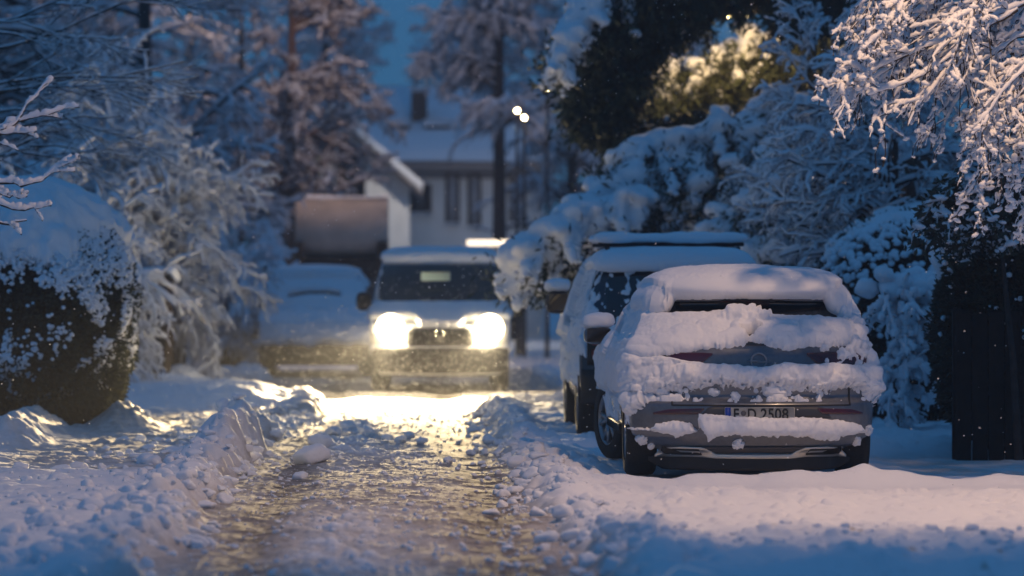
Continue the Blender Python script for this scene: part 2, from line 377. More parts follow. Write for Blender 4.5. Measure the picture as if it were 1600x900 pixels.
# ------------------------------------------------------------------ vehicles
class Body:
    """stacked plan outlines; local frame: y=0 is the face towards the camera, +y away"""
    def __init__(s, K, bow=.05, cr=.30, cf=.45, p=2.6, step=.012, na=90, ns=60):
        # K rows: z, w, yr, yf
        K = np.array(K, float)
        d = np.concatenate([[0], np.cumsum(np.sqrt(np.diff(K[:,0])**2 + np.diff(K[:,1])**2*1.0 + (np.diff(K[:,2])**2)*.6))])
        n = int(d[-1]/step); t = np.linspace(0, d[-1], n)
        A = np.stack([np.interp(t, d, K[:, i]) for i in range(4)], 1)
        ker = np.array([1, 2, 3, 2, 1.])/9
        for i in range(4):
            a = np.pad(A[:, i], 2, mode='edge'); A[:, i] = np.convolve(a, ker, 'valid')
        s.A = A; s.bow, s.cr, s.cf, s.p = bow, cr, cf, p
        s.na, s.ns = na, ns
    def _arc(s, u, w, c):  # u in [-1,1]
        f = 1-(1-np.abs(u)**s.p*.9999)**(1/s.p)
        return s.bow*np.abs(u)**2*np.minimum(1, w/.5) + np.minimum(c, w)*f
    def rear(s, x, z):
        A = s.A; k = np.argmax(A[:, 0] >= A[:, 0].max()-.06); B = A[:max(k, 5)]
        w = np.interp(z, B[:, 0], B[:, 1]); yr = np.interp(z, B[:, 0], B[:, 2])
        return yr + s._arc(np.clip(x/w, -.999, .999), w, s.cr)
    def half(s, z): 
        A = s.A; k = np.argmax(A[:, 0] >= A[:, 0].max()-.03); return np.interp(z, A[:k, 0], A[:k, 1])
    def grid(s, na=None, ns=None):
        na = na or s.na; ns = ns or s.ns
        th = np.linspace(-PI/2, PI/2, na); u = np.sin(th)*.35+np.linspace(-1, 1, na)*.65
        rows = []
        for z, w, yr, yf in s.A:
            cr = min(s.cr, w); cf = min(s.cf, w)
            ya = yr + s._arc(u, w, s.cr)
            yb = yf - s._arc(u[::-1], w, s.cf)
            y0 = ya[-1]; y1 = yb[0]
            if y1 < y0: y0 = y1 = (y0+y1)/2; ya = np.minimum(ya, y0); yb = np.maximum(yb, y0)
            side = np.linspace(y0, y1, ns+2)[1:-1]
            X = np.concatenate([u*w, np.full(ns, w), u[::-1]*w, np.full(ns, -w)])
            Y = np.concatenate([ya, side, yb, side[::-1]])
            rows.append(np.stack([X, Y, np.full_like(X, z)], 1))
        G = np.array(rows); return np.concatenate([G, G[:, :1]], 1)
    def normals(s, G):
        du = np.roll(G[:, :-1], -1, 1)-np.roll(G[:, :-1], 1, 1); du = np.concatenate([du, du[:, :1]], 1)
        dv = np.gradient(G, axis=0); N = np.cross(du, dv); N /= np.linalg.norm(N, axis=2, keepdims=True)+1e-9
        return N
    def patch(s, xs, zl, zh, off, nz=8):
        xs = np.asarray(xs); t = np.linspace(0, 1, nz)[:, None]
        Z = zl*(1-t)+zh*t; X = np.repeat(xs[None], nz, 0); Y = s.rear(X, Z)
        P = np.stack([X, Y-off, Z], -1)
        Q = np.pad(P, ((1, 1), (1, 1), (0, 0)), mode='edge'); B = Q.copy()
        Q[0, :, 1] = B[0, :, 1]+off+.004; Q[-1, :, 1] = B[-1, :, 1]+off+.004; Q[:, 0, 1] = B[:, 0, 1]+off+.004; Q[:, -1, 1] = B[:, -1, 1]+off+.004
        return Q
    def side(s, sx, ys, zl, zh, off, nz=10):
        ys = np.asarray(ys); t = np.linspace(0, 1, nz)[:, None]
        Z = zl*(1-t)+zh*t; Y = np.repeat(ys[None], nz, 0); X = sx*(s.half(Z)+off)
        return np.stack([X, Y, Z], -1)

def body_mesh(B, name, mat, parent, arches=(), ar=.38, az=.33):
    G = B.grid(); m = MB(); m.grid(G)
    V = np.vstack(m.V); F = np.vstack(m.F4); c = V[F].mean(1)
    keep = np.ones(len(F), bool)
    for ay in arches:
        keep &= ~(((c[:, 1]-ay)**2+(c[:, 2]-az)**2 < ar*ar) & (np.abs(c[:, 0]) > .5) & (c[:, 2] < .75))
    # close top
    return mesh_np(name, V, [F[keep]], mat, parent)
def snow_shell(B, name, parent, tf, na=None, ns=None, up=.35, mat=None, lo=-.02):
    G = B.grid(na, ns); N = B.normals(G)
    t = tf(G[..., 0], G[..., 1], G[..., 2], N)
    D = N + np.array([0, 0, up]); D /= np.linalg.norm(D, axis=2, keepdims=True)
    P = G + D*t[..., None]
    P[:, -1] = P[:, 0]
    m = MB(); m.grid(P); V = np.vstack(m.V); F = np.vstack(m.F4)
    tt = t.ravel()[F].max(1); keep = tt > lo+.001
    # weld unused vertices
    used = np.zeros(len(V), bool); used[F[keep].ravel()] = True; mp = np.cumsum(used)-1
    return mesh_np(name, V[used], [mp[F[keep]]], mat or SNOW, parent)
def quad_sheet(P, flip=False):
    m = MB(); m.grid(P, flip); return m
def wheel(parent, x, y, r, wd, sx, steer=0.0, rim=True):
    m = MB(); n = 40; a = np.arange(n+1)*2*PI/n
    prof = [(-wd/2, r*.66), (-wd/2, r*.90), (-wd/2+.02, r*.98), (-wd/4, r), (wd/4, r), (wd/2-.02, r*.98), (wd/2, r*.90), (wd/2, r*.66), (wd/2-.05, r*.64), (-wd/2+.05, r*.64), (-wd/2, r*.66)]
    P = np.array([[(px, pr*math.cos(t), pr*math.sin(t)) for t in a] for px, pr in prof]); m.grid(P)
    o = m.build('wheel', RUBBER, parent, True); o.location = (x, y, r); o.rotation_euler = (0, 0, steer)
    if rim:
        m = MB(); f = sx*(wd/2-.03)
        m.tube((f-.004*sx, 0, 0), (f+.01*sx, 0, 0), r*.16, r*.13, 20)
        P = np.array([[(f+q*sx, pr*math.cos(t), pr*math.sin(t)) for t in a] for q, pr in ((-.05, r*.655), (.02, r*.655), (.022, r*.62), (-.02, r*.60), (-.05, r*.60))]); m.grid(P)
        for k in range(5):
            for dd in (-.16, .16):
                t0 = k*2*PI/5+dd*.5; t1 = k*2*PI/5+dd*1.5
                m.tube((f, r*.12*math.cos(t0), r*.12*math.sin(t0)), (f, r*.62*math.cos(t1), r*.62*math.sin(t1)), .022, .016, 6)
        m.build('rim', RIM, o, False)
        m = MB(); m.tube((f-.06*sx, 0, 0), (f-.05*sx, 0, 0), r*.64, r*.64, 30); m.build('brake_disc', BLACK, o)
    return o
def mirror(parent, x, y, z, sx, snow=.10, mat=None, w=.20, h=.15, face=-1):
    u, v = np.meshgrid(np.linspace(0, PI, 13), np.linspace(0, 2*PI, 25))
    def sph(cx, cy, cz, ax, ay, az, e=.7):
        f = lambda q: np.sign(q)*np.abs(q)**e
        return np.stack([cx+ax*f(np.sin(u)*np.cos(v)), cy+ay*f(np.sin(u)*np.sin(v)), cz+az*f(np.cos(u))], -1)
    m = MB(); m.grid(sph(x+sx*w/2, y, z, w/2, .09, h/2)); m.tube((x-sx*.06, y+.02, z-h*.2), (x+sx*.05, y, z-h*.15), .035, .03, 8)
    o = m.build('mirror', mat or BLACK, parent, True)
    m = MB(); m.box((x+sx*w/2-w*.4, y-.094, z-h*.36), (x+sx*w/2+w*.4, y-.082, z+h*.36), .004); m.build('mirror_glass', GLASS, o)
    if snow:
        m = MB(); P = sph(x+sx*w/2, y+.01, z+h/2+snow*.40, w*.56, .12, snow*.62, .8)
        P += ((fbm3(P*18)-.5)*.05)[..., None]*np.array([1, 1, .6]); m.grid(P); m.build('snow_cap', SNOW, o, True)
    return o
def interp(px, xs, ys): return np.interp(px, xs, ys)

# ---- main car
car = thing('parked_car', 'silver grey hatchback with rear number plate, thick warm lit snow on its roof and tailgate', 'car', (2.69, 28.8, -.01))
KM = [(.20,.66,.20,4.2),(.26,.80,.10,4.35),(.33,.895,.03,4.42),(.40,.915,.0,4.45),(.50,.925,-.005,4.5),(.575,.93,.0,4.5),(.60,.93,.03,4.5),(.63,.93,.055,4.48),
      (.80,.935,.035,4.38),(.86,.935,.05,4.2),(.94,.915,.055,3.8),(.99,.885,.075,3.45),(1.03,.85,.12,3.2),(1.10,.815,.19,3.05),(1.2,.775,.29,2.85),(1.30,.73,.39,2.65),(1.335,.712,.43,2.58),(1.345,.705,.34,2.55),
      (1.39,.67,.34,2.4),(1.43,.61,.40,2.3),(1.46,.52,.55,2.1),(1.475,.42,.8,1.9),(1.485,.25,1.0,1.6),(1.49,.02,1.2,1.25)]
BM = Body(KM, bow=.10, cr=.26, cf=.5, p=2.4, step=.0085, na=230, ns=70)
LP = lambda px: (px-1180)/208.; LZ = lambda py: 1.48-(py-441)/208.
body = body_mesh(BM, 'body', PAINT, car, arches=(.92, 3.60), ar=.385, az=.33)
for ay in (.92, 3.60):
    for sx in (-1, 1):
        a = np.linspace(-.25*PI*0-.15, PI+.15, 40); m = MB()
        P = np.array([[(sx*(BM.half(np.clip(.33+R*math.sin(t), .3, .8))+e), ay+R*math.cos(t), .33+R*math.sin(t)) for t in a] for R, e in ((.40, -.01), (.40, .012), (.372, .012), (.370, -.25))])
        m.grid(P, flip=sx > 0); m.build('wheel_arch', BLACK, car, True)
m = MB(); m.box((-.68, .30, .19), (.68, 4.15, .30), .02); m.build('underbody', BLACK, car)
for ay, st in ((.92, 0), (3.60, .30)):
    for sx in (-1, 1): wheel(car, sx*(.93-.115), ay-.05 if st == 0 else ay, .335, .235, sx, st)
def part_patch(B, name, parent, px, pz_lo, pz_hi, off, mat, nx=40, nz=8, conv=True):
    lx = LP(np.array(px, float)) if conv else np.array(px, float)
    lo = LZ(np.array(pz_lo, float)) if conv else np.array(pz_lo, float); hi = LZ(np.array(pz_hi, float)) if conv else np.array(pz_hi, float)
    xs = np.linspace(lx[0], lx[-1], nx); m = MB(); m.grid(B.patch(xs, np.interp(xs, lx, lo), np.interp(xs, lx, hi), off, nz))
    return m.build(name, mat, parent, True)
part_patch(BM, 'rear_window', car, [1035, 1045, 1180, 1318, 1330], [535, 536, 538, 536, 535], [500, 467, 464, 467, 500], .004, GLASS, 60, 20)
part_patch(BM, 'brake_light', car, [1130, 1210], [475, 475], [468, 468], .016, RED)
part_patch(BM, 'tail_light', car, [1000, 1030, 1075, 1098, 1114], [566, 569, 570, 565, 552], [548, 549, 549, 549, 550], .014, RED)
part_patch(BM, 'tail_light', car, [1262, 1278, 1300, 1345, 1362], [552, 566, 574, 576, 576], [550, 549, 548, 546, 548], .014, RED)
part_patch(BM, 'rear_reflector', car, [1022, 1045, 1092, 1100], [646, 646, 645, 638], [643, 638, 636, 636], .010, RED, 20, 4)
part_patch(BM, 'rear_reflector', car, [1278, 1286, 1335, 1352], [638, 645, 646, 646], [636, 636, 638, 643], .010, RED, 20, 4)
# tailgate shut line and plate recess
shut = MB()
shut.grid(BM.patch(np.linspace(LP(1052), LP(1330), 60), np.full(60, LZ(632.5)), np.full(60, LZ(630)), .003, 2))
for a_, b_ in ((1050, 1053), (1329, 1332)): shut.grid(BM.patch(np.linspace(LP(a_), LP(b_), 2), np.full(2, LZ(632)), np.full(2, LZ(600)), .003, 8))
shut.build('shut_line', BLACK, car)
part_patch(BM, 'plate_recess', car, [1092, 1108, 1284, 1300], [651, 652, 652, 651], [650, 633, 633, 650], .005, simple('recess_plastic', (.035, .04, .05), .5), 30, 4)
# bumper exhaust trim: silver bar with two dark outlets
part_patch(BM, 'diffuser', car, [1020, 1040, 1320, 1340], [722, 735, 735, 722], [716, 712, 712, 716], .012, BLACK, 30, 6)
part_patch(BM, 'bumper_inlay', car, [1068, 1080, 1275, 1288], [708, 708, 708, 708], [699, 697, 697, 699], .012, simple('inlay_plastic', (.06, .06, .065), .5), 30, 4)
part_patch(BM, 'exhaust_trim', car, [1030, 1042, 1066, 1100, 1122, 1180, 1240, 1262, 1296, 1322, 1334], [716, 715, 714, 714, 716, 716, 716, 714, 714, 715, 716], [712, 700, 697, 698, 708, 709, 708, 698, 697, 700, 712], .024, CHROME, 90, 4)
part_patch(BM, 'exhaust_outlet', car, [1046, 1054, 1094, 1100], [711, 711, 711, 711], [709, 701, 701, 709], .028, BLACK, 20, 3)
part_patch(BM, 'exhaust_outlet', car, [1264, 1270, 1310, 1318], [711, 711, 711, 711], [709, 701, 701, 709], .028, BLACK, 20, 3)
# plate
pl = MB(); pc = LP(1186); py_ = float(BM.rear(pc, .53))-.03; pz = LZ(645.5)
pl.box((pc-.262, py_-.006, pz-.056), (pc+.262, py_+.006, pz+.056), .003); plate = pl.build('number_plate', PLATE, car)
m = MB(); m.box((pc-.260, py_-.0085, pz-.054), (pc-.218, py_-.0062, pz+.054)); m.build('plate_strip', PLATEBLUE, plate)
def text_mesh(s, size, name, mat, parent, loc, thick=.001, sx=1.0, bold=0):
    c = bpy.data.curves.new(name, 'FONT'); c.body = s; c.size = size; c.extrude = thick; c.offset = bold
    c.align_x = 'CENTER'; c.align_y = 'CENTER'; c.space_character = 1.05
    o = bpy.data.objects.new(name, c); COL.objects.link(o); dg = bpy.context.evaluated_depsgraph_get()
    me = bpy.data.meshes.new_from_object(o.evaluated_get(dg)); COL.objects.unlink(o)
    o2 = bpy.data.objects.new(name, me); COL.objects.link(o2); me.materials.clear(); me.materials.append(mat)
    o2.rotation_euler = (PI/2, 0, 0); o2.scale = (sx, 1, 1); o2.location = loc; o2.parent = parent; return o2
text_mesh('F', .115, 'lettering', PLATETXT, plate, (pc-.178, py_-.008, pz), sx=.85, bold=.002)
text_mesh('D', .115, 'lettering', PLATETXT, plate, (pc-.060, py_-.008, pz), sx=.82, bold=.002)
text_mesh('2508', .115, 'lettering', PLATETXT, plate, (pc+.110, py_-.008, pz), sx=.88, bold=.002)
m = MB(); m.tube((pc-.122, py_-.007, pz+.012), (pc-.122, py_-.009, pz+.012), .020, .020, 20); m.build('plate_seal', simple('seal', (.10, .10, .11), .5), plate)
# round emblem with a flash across
ez = LZ(562); ex = LP(1186); ey = float(BM.rear(ex, ez))-.012; m = MB()
a = np.linspace(0, 2*PI, 41); tb = np.linspace(0, 2*PI, 9)
P = np.array([[(ex+(.058+.007*math.cos(b))*math.cos(t), ey+.007*math.sin(b), ez+(.058+.007*math.cos(b))*math.sin(t)) for t in a] for b in tb]); m.grid(P)
m.box((ex-.085, ey-.006, ez-.005), (ex+.012, ey+.004, ez+.006)); m.box((ex-.012, ey-.0065, ez-.012), (ex+.085, ey+.0035, ez-.002))
m.build('emblem', simple('emblem_metal', (.30, .30, .32), .3, .8), car, True)
for sx in (-1, 1):
    m = MB(); m.grid(BM.side(sx, np.linspace(1.0, 2.9, 20), np.full(20, 1.06), np.linspace(1.36, 1.33, 20), .004), flip=sx < 0); m.build('side_window', GLASS, car, True)
    mirror(car, sx*.90, 3.05, 1.05, sx, .11, PAINT, w=.24, h=.15)
m = MB()
P = np.array([[(-.95, y, z) for y in np.linspace(1.35, 3.1, 8)] for z in (.34, .36)])
for x_ in (-.945, .90):
    m = MB(); m.box((x_, 1.38, .30), (x_+.045, 3.1, .38), .01); m.build('sill', BLACK, car)
for sx in (-1, 1):
    for yy in (1.95, 2.85):
        m = MB(); m.box((sx*.925-.02, yy, .90), (sx*.925+.02, yy+.18, .93), .008); m.build('door_handle', PAINT, car)

def arc_t(s, h, T):
    q = np.clip(s/h, 0, 1); return np.where(s > 0, T*np.sqrt(np.maximum(1-(1-q)**2, 0)), -.02+0*s)
def snow_main(x, y, z, N):
    px = 1180+208*x; py = 441+(1.48-z)*208
    q = np.stack([x, y, z], -1)
    jag = (fbm3(q*np.array([22, 22, 22]), 2)-.5); jf = (fbm3(q*60, 2)-.5); sm = fbm3(q*4, 3)-.5
    lmp = lumps2(x+7, z+y*.5+9, .075, 4, .8, .4, .75); lms = lumps2(x+3, z+y*.5+5, .035, 6, .8, .4, .75); lmb = lumps2(x+5.3, z*1.1+y*.5+3, .19, 16, .75, .4, .75)
    t = np.full(x.shape, -.02)
    rear = (N[..., 1] < -.15) & (y < 1.1)
    # roof
    zb = interp(x, [-.95, -.80, -.66, -.55, 0, .55, .64, .72, .80, .95], [1.25, 1.20, 1.30, 1.355, 1.362, 1.355, 1.31, 1.19, 1.12, 1.20]) + jf*.006 + jag*.008
    roof = arc_t(z-zb, .06, .135+.025*sm) 
    roof = np.where(z > 1.33, np.maximum(roof, 0), roof)
    side_right = np.abs(N[..., 0]) > .6
    t = np.maximum(t, np.where(z-zb > 0, roof*np.where(side_right, .75, 1), -.02))
    # window snow
    zt = LZ(interp(px, [1000, 1045, 1100, 1130, 1195, 1200, 1250, 1318, 1340], [495, 492, 490, 486, 486, 494, 494, 500, 511])) + jag*.015
    zl = LZ(interp(px, [985, 1010, 1060, 1100, 1165, 1172, 1195, 1230, 1262, 1300, 1345, 1370], [560, 562, 553, 544, 540, 533, 536, 546, 542, 541, 536, 545])) + jf*.02+jag*.03
    s = np.minimum(zt-z, z-zl)
    wt = arc_t(np.minimum((zt-z)*.7, z-zl), .05, .075+.05*sm) + np.clip(lmb-.05, 0, .1)*.28*sstep(0, .08, s)
    chunk = sstep(-.02, .07, .155-np.abs(x-LP(1168))+.25*jag)*sstep(-.02, .07, .085-np.abs(z-LZ(498))+.15*jag)*.05
    chunk += sstep(0, .03, .18-np.abs(x-LP(1215)))*sstep(0, .04, .06-np.abs(z-LZ(522)))*.03
    hole = ((x-LP(1176))/.075)**2+((z-LZ(525))/.022)**2 < 1+jag*2
    wt = np.where((s > 0) & ~hole, wt+chunk, -.02)
    t = np.maximum(t, np.where(rear, wt, -.02))
    # pillar snow at both rear corners
    pr = (z > .97) & (z < 1.36) & (x > interp(z, [.97, 1.06, 1.2, 1.3, 1.36], [.73, .74, .70, .62, .58])+jag*.05)
    t = np.maximum(t, np.where(pr & (y < .95), .030+lmp*.9+lms*.8, -.02))
    pl_ = (z > .95) & (z < 1.37) & (x < -interp(z, [.97, 1.06, 1.2, 1.3, 1.36], [.84, .78, .70, .65, .6])+jag*.03)
    t = np.maximum(t, np.where(pl_, .045+.05*sm+lmp*.15, -.02))
    # band over the boot edge
    zt2 = LZ(interp(px, [985, 1010, 1040, 1100, 1150, 1200, 1225, 1262, 1300, 1350], [548, 557, 557, 566, 570, 574, 565, 570, 566, 572])) + jag*.02
    zl2 = LZ(interp(px, [985, 1010, 1030, 1060, 1100, 1130, 1180, 1220, 1262, 1290, 1320, 1345, 1365], [650, 632, 613, 606, 604, 601, 603, 602, 606, 612, 602, 606, 628])) + jag*.05+jf*.09
    s = np.minimum(zt2-z, z-zl2)
    b2 = arc_t(s, .07, .070) + (lmp*.50+lms*.40)*sstep(0, .05, s)
    t = np.maximum(t, np.where((s > 0) & rear, b2, -.02))
    # crumbs below it
    cr_ = (z > LZ(626)) & (z < zl2+.02) & (lmp*.6+lms > .026) & (fbm2(x*6+3, z*6, 2) > .47) & rear
    t = np.maximum(t, np.where((z > LZ(626)) & (z < zl2+.02) & rear, np.clip((lmp*.6+lms-.024+.10*(fbm2(x*6+3, z*6, 2)-.5))*1.3, -.02, .04), -.02))
    # bumper ledge snow, two runs
    zt3 = LZ(interp(px, [1020, 1030, 1060, 1080, 1092, 1093, 1110, 1150, 1200, 1260, 1310, 1345, 1352], [668, 662, 656, 660, 672, 645, 646, 649, 652, 651, 656, 664, 674])) + jf*.02
    zl3 = LZ(interp(px, [1020, 1045, 1062, 1090, 1094, 1108, 1130, 1200, 1260, 1300, 1330, 1352], [671, 676, 681, 673, 664, 684, 678, 679, 680, 683, 678, 674])) + jf*.03+jag*.015
    s = np.minimum(zt3-z, z-zl3)
    b3 = arc_t(s, .05, .085)+lms*.3*sstep(0, .03, s)
    t = np.maximum(t, np.where((s > 0) & rear, b3, -.02))
    for cx, cy, rx, ry in ((1155, 692, 9, 8), (1006, 690, 9, 11), (1022, 699, 6, 6), (1345, 690, 5, 9), (1362, 672, 5, 8), (1033, 723, 7, 4), (1116, 611, 10, 6), (1150, 617, 7, 9)):
        r = 1-((px-cx)/rx)**2-((py-cy)/ry)**2+jf*1.6
        t = np.maximum(t, np.where((r > 0) & rear, np.sqrt(np.maximum(r, 0))*.03, -.02))
    # flecks on right tail light
    fl = (px > 1284) & (py > 543) & (py < 582)
    t = np.maximum(t, np.where(fl & rear, np.clip((fbm3(q*np.array([24, 24, 18]), 3)-.49+(px-1320)*.0012)*.35, -.02, .035)+lms*.3, -.02))
    # corners and sides
    cl = (x < -.78) & (z > .60+jag*.14+.1*np.abs(fbm2(y*3, z*2, 2)-.5)) & (z < 1.0)
    t = np.maximum(t, np.where(cl, .035+lmp*.6+lms*.4+.03*sm, -.02))
    crr = (x > .86) & (z > interp(y, [0, .4, .9], [.60, .70, .75])+jag*.2) & (z < 1.02)
    t = np.maximum(t, np.where(crr, .012+lmp*.5+lms*.5, -.02))
    rt = (x > .8) & (z > 1.0) & (z < 1.36) & (y > .9)
    t = np.maximum(t, np.where(rt, np.clip((fbm3(q*6, 2)-.5)*.4, -.02, .04), -.02))
    # left flank streaks, bonnet and windscreen
    fk = (x < -.85) & (z > .33) & (z < .62) & (fbm3(q*np.array([5, 9, 4]), 3) > .60)
    t = np.maximum(t, np.where((x < -.85) & (z > .33) & (z < .66), np.clip((fbm3(q*np.array([5, 9, 4]), 3)-.56)*.3, -.02, .02), -.02))
    hd = (y > 2.3) & (N[..., 2] > .12) & (z > .72)
    t = np.maximum(t, np.where(hd, .10+.03*sm, -.02))
    # the lip hanging over the left rear edge
    return t + np.where(t > 0, .008*jf+.010*jag+.004, 0)
BMs = Body(KM, bow=.10, cr=.26, cf=.5, p=2.4, step=.0065, na=300, ns=110)
snow_shell(BMs, 'snow_cover', car, snow_main)

# ---- suv ahead of it
suv = thing('parked_car', 'dark off-roader with snowy roof bars and stacked square tail lamps, beyond the silver hatchback', 'car', (2.63, 36.0, 0))
KS = [(.30,.78,.12,4.1),(.36,.86,.03,4.2),(.50,.90,.0,4.25),(.70,.905,.02,4.25),(.95,.90,.03,4.15),(1.02,.885,.04,3.9),(1.10,.87,.06,3.25),(1.2,.84,.10,3.12),(1.45,.775,.20,2.85),(1.62,.72,.27,2.6),(1.64,.71,.20,2.58),(1.70,.66,.22,2.45),(1.735,.58,.3,2.3),(1.75,.3,.7,1.9),(1.755,.02,1.2,1.25)]
BS = Body(KS, bow=.05, cr=.16, cf=.4, p=2.8, step=.02, na=90, ns=60)
body_mesh(BS, 'body', PAINTD, suv, arches=(.80, 3.40), ar=.41, az=.36)
m = MB(); m.box((-.75, .2, .25), (.75, 4.0, .38), .02); m.build('underbody', BLACK, suv)
for ay in (.80, 3.40):
    for sx in (-1, 1): 
        wheel(suv, sx*.79, ay-.1, .36, .24, sx, 0, True)
        a = np.linspace(-.15, PI+.15, 30); m = MB()
        P = np.array([[(sx*(BS.half(np.clip(.36+R*math.sin(t), .36, .85))+e), ay+R*math.cos(t), .36+R*math.sin(t)) for t in a] for R, e in ((.44, -.01), (.44, .012), (.395, .012), (.39, -.25))])
        m.grid(P, flip=sx > 0); m.build('wheel_arch', BLACK, suv, True)
def pp(B, name, parent, xs, zl, zh, off, mat, nx=24, nz=6): 
    x = np.linspace(xs[0], xs[-1], nx); m = MB(); m.grid(B.patch(x, np.interp(x, xs, zl), np.interp(x, xs, zh), off, nz)); return m.build(name, mat, parent, True)
pp(BS, 'rear_window', suv, [-.66, -.64, .64, .66], [1.10, 1.08, 1.08, 1.10], [1.45, 1.58, 1.58, 1.45], .005, GLASS, 30, 14)
pp(BS, 'rear_bumper', suv, [-.895, .895], [.33, .33], [.66, .66], .05, BLACK, 40, 6)
for sx in (-1, 1):
    x0, x1 = (-.84, -.66) if sx < 0 else (.66, .84)
    hs = pp(BS, 'tail_light', suv, [x0, x1], [.70, .70], [1.0, 1.0], .012, BLACK, 8, 4)
    for zc in (.93, .81):
        m = MB(); cx = (x0+x1)/2; yy = float(BS.rear(cx, zc))-.016
        m.box((cx-.05, yy-.012, zc-.045), (cx+.05, yy+.01, zc+.045), .015); m.build('lamp_ring', simple('red_lamp', (.22, .02, .02), .3), hs)
    m = MB(); m.grid(BS.side(sx, np.linspace(.35, 1.25, 14), np.full(14, 1.12), np.full(14, 1.56), .004), flip=sx < 0); m.build('side_window', GLASS, suv, True)
    m = MB(); m.grid(BS.side(sx, np.linspace(1.35, 2.6, 14), np.full(14, 1.12), np.full(14, 1.56), .004), flip=sx < 0); m.build('side_window', GLASS, suv, True)
    mirror(suv, sx*.88, 2.95, 1.28, sx, .12, BLACK, w=.24, h=.24)
    m = MB(); m.tube((sx*.62, .5, 1.80), (sx*.62, 2.3, 1.80), .018, .018, 8)
    for yy in (.6, 1.4, 2.2): m.tube((sx*.62, yy, 1.70), (sx*.62, yy, 1.80), .02, .018, 8)
    m.build('roof_rail', METALD, suv, True)
for yy in (.85, 1.9):
    m = MB(); m.box((-.70, yy-.04, 1.825), (.70, yy+.04, 1.86), .008); rb = m.build('roof_bar', METALD, suv)
    m = MB(); u, v = np.meshgrid(np.linspace(-.74, .74, 90), np.linspace(0, 2*PI, 21)); e = np.sqrt(np.maximum(1-(np.abs(u)/.745)**14, 0))
    nz_ = fbm2(u*5+yy*3, u*0, 3)
    P = np.stack([u, yy+.075*e*np.cos(v), 1.905+(.055+.03*(nz_-.5))*e*np.sin(v)], -1); m.grid(P); m.build('snow_cap', SNOW, rb, True)
def snow_suv(x, y, z, N):
    q = np.stack([x, y, z], -1); jag = fbm3(q*12, 3)-.5; sm = fbm3(q*3, 3)-.5; lmp = lumps2(x+y+7, z+y*.5+9, .10, 4, .8); lms = lumps2(x+y+3, z+5, .045, 6, .8)
    t = np.full(x.shape, -.02)
    zb = 1.60 + jag*.05 - .02*np.abs(x)
    t = np.maximum(t, arc_t(z-zb-.015, .04, .075+.05*sm))
    sidef = np.abs(N[..., 0]) > .5
    st = sidef & (z > 1.1) & (z < 1.62)
    t = np.maximum(t, np.where(st, np.clip((fbm3(q*np.array([6, 20, 4]), 3)-.575+.03*(y < .35))*.35, -.02, .03), -.02))
    lowr = sidef & (z < 1.12) & (z > .50+jag*.3)
    t = np.maximum(t, np.where(lowr, np.clip((fbm3(q*5, 3)-.53)*.4, -.02, .04)+lmp*.3, -.02))
    rr = (N[..., 1] < -.5) & (z > 1.02) & (z < 1.62)
    t = np.maximum(t, np.where(rr, np.clip((fbm3(q*np.array([20, 10, 15]), 2)-.60+.05*(np.abs(x) > .68))*.25, -.02, .02), -.02))
    rr = (N[..., 1] < -.5) & (z > .66) & (z < 1.06) & (np.abs(x) < .98) & (fbm3(q*6, 3) > .50) & ~((np.abs(x) > .64) & (z > .70) & (z < 1.0) & (np.abs(x) < .85))
    t = np.maximum(t, np.where(rr, .03+lmp*.4, -.02))
    hd = (y > 2.3) & (N[..., 2] > .12) & (z > .9); t = np.maximum(t, np.where(hd, .10+.04*sm, -.02))
    return t
snow_shell(Body(KS, bow=.05, cr=.16, cf=.4, p=2.8, step=.012, na=170, ns=140), 'snow_cover', suv, snow_suv)

# ---- third car beyond, only its flank and mirror show
def far_car(x, y, label):
    c = thing('parked_car', label, 'car', (x, y, 0))
    B = Body([(.25,.80,.1,4.1),(.4,.88,0,4.2),(.9,.88,.04,4.0),(1.0,.85,.1,3.2),(1.38,.68,.45,2.6),(1.44,.55,.6,2.3),(1.46,.02,1.3,1.35)], cr=.25, cf=.4, step=.03, na=50, ns=40)
    body_mesh(B, 'body', PAINT2, c, arches=(.8, 3.3), ar=.38, az=.33)
    for ay in (.8, 3.3):
        for sx in (-1, 1): wheel(c, sx*.77, ay, .32, .21, sx)
    m = MB(); m.box((-.72, .2, .2), (.72, 4.0, .34), .02); m.build('underbody', BLACK, c)
    pp(B, 'rear_window', c, [-.62, .62], [1.05, 1.05], [1.33, 1.33], .005, GLASS)
    for sx in (-1, 1): mirror(c, sx*.85, 2.8, 1.0, sx, .12, BLACK, w=.22)
    snow_shell(B, 'snow_cover', c, lambda X, Y, Z, N: np.where((N[..., 2] > .1) | (Z > .7), .09+.06*(fbm3(np.stack([X, Y, Z], -1)*4)-.5), -.02), 80, 60)
    return c
far_car(3.02, 42.6, 'snow-buried pale car ahead of the dark off-roader, only flank and mirror showing')

# ---- oncoming van
van = thing('van', 'white van with both headlights blazing, coming down the snowy street', 'van', (.58, 51.6, 0))
KV = [(.22,.80,.10,4.7),(.30,.88,.02,4.8),(.45,.93,.0,4.85),(.62,.945,.02,4.85),(.80,.95,.05,4.85),(.93,.945,.14,4.85),(1.02,.94,.34,4.85),(1.12,.93,.62,4.85),(1.20,.92,.82,4.85),(1.4,.89,1.02,4.84),(1.6,.85,1.22,4.82),(1.76,.80,1.42,4.8),(1.84,.74,1.6,4.75),(1.88,.62,1.8,4.6),(1.90,.3,2.3,4.0),(1.905,.02,3.1,3.2)]
BV = Body(KV, bow=.14, cr=.22, cf=.12, p=2.8, step=.02, na=90, ns=60)
body_mesh(BV, 'body', PAINTW, van, arches=(.98, 3.9), ar=.40, az=.34)
m = MB(); m.box((-.8, .35, .2), (.8, 4.6, .35), .02); m.build('underbody', BLACK, van)
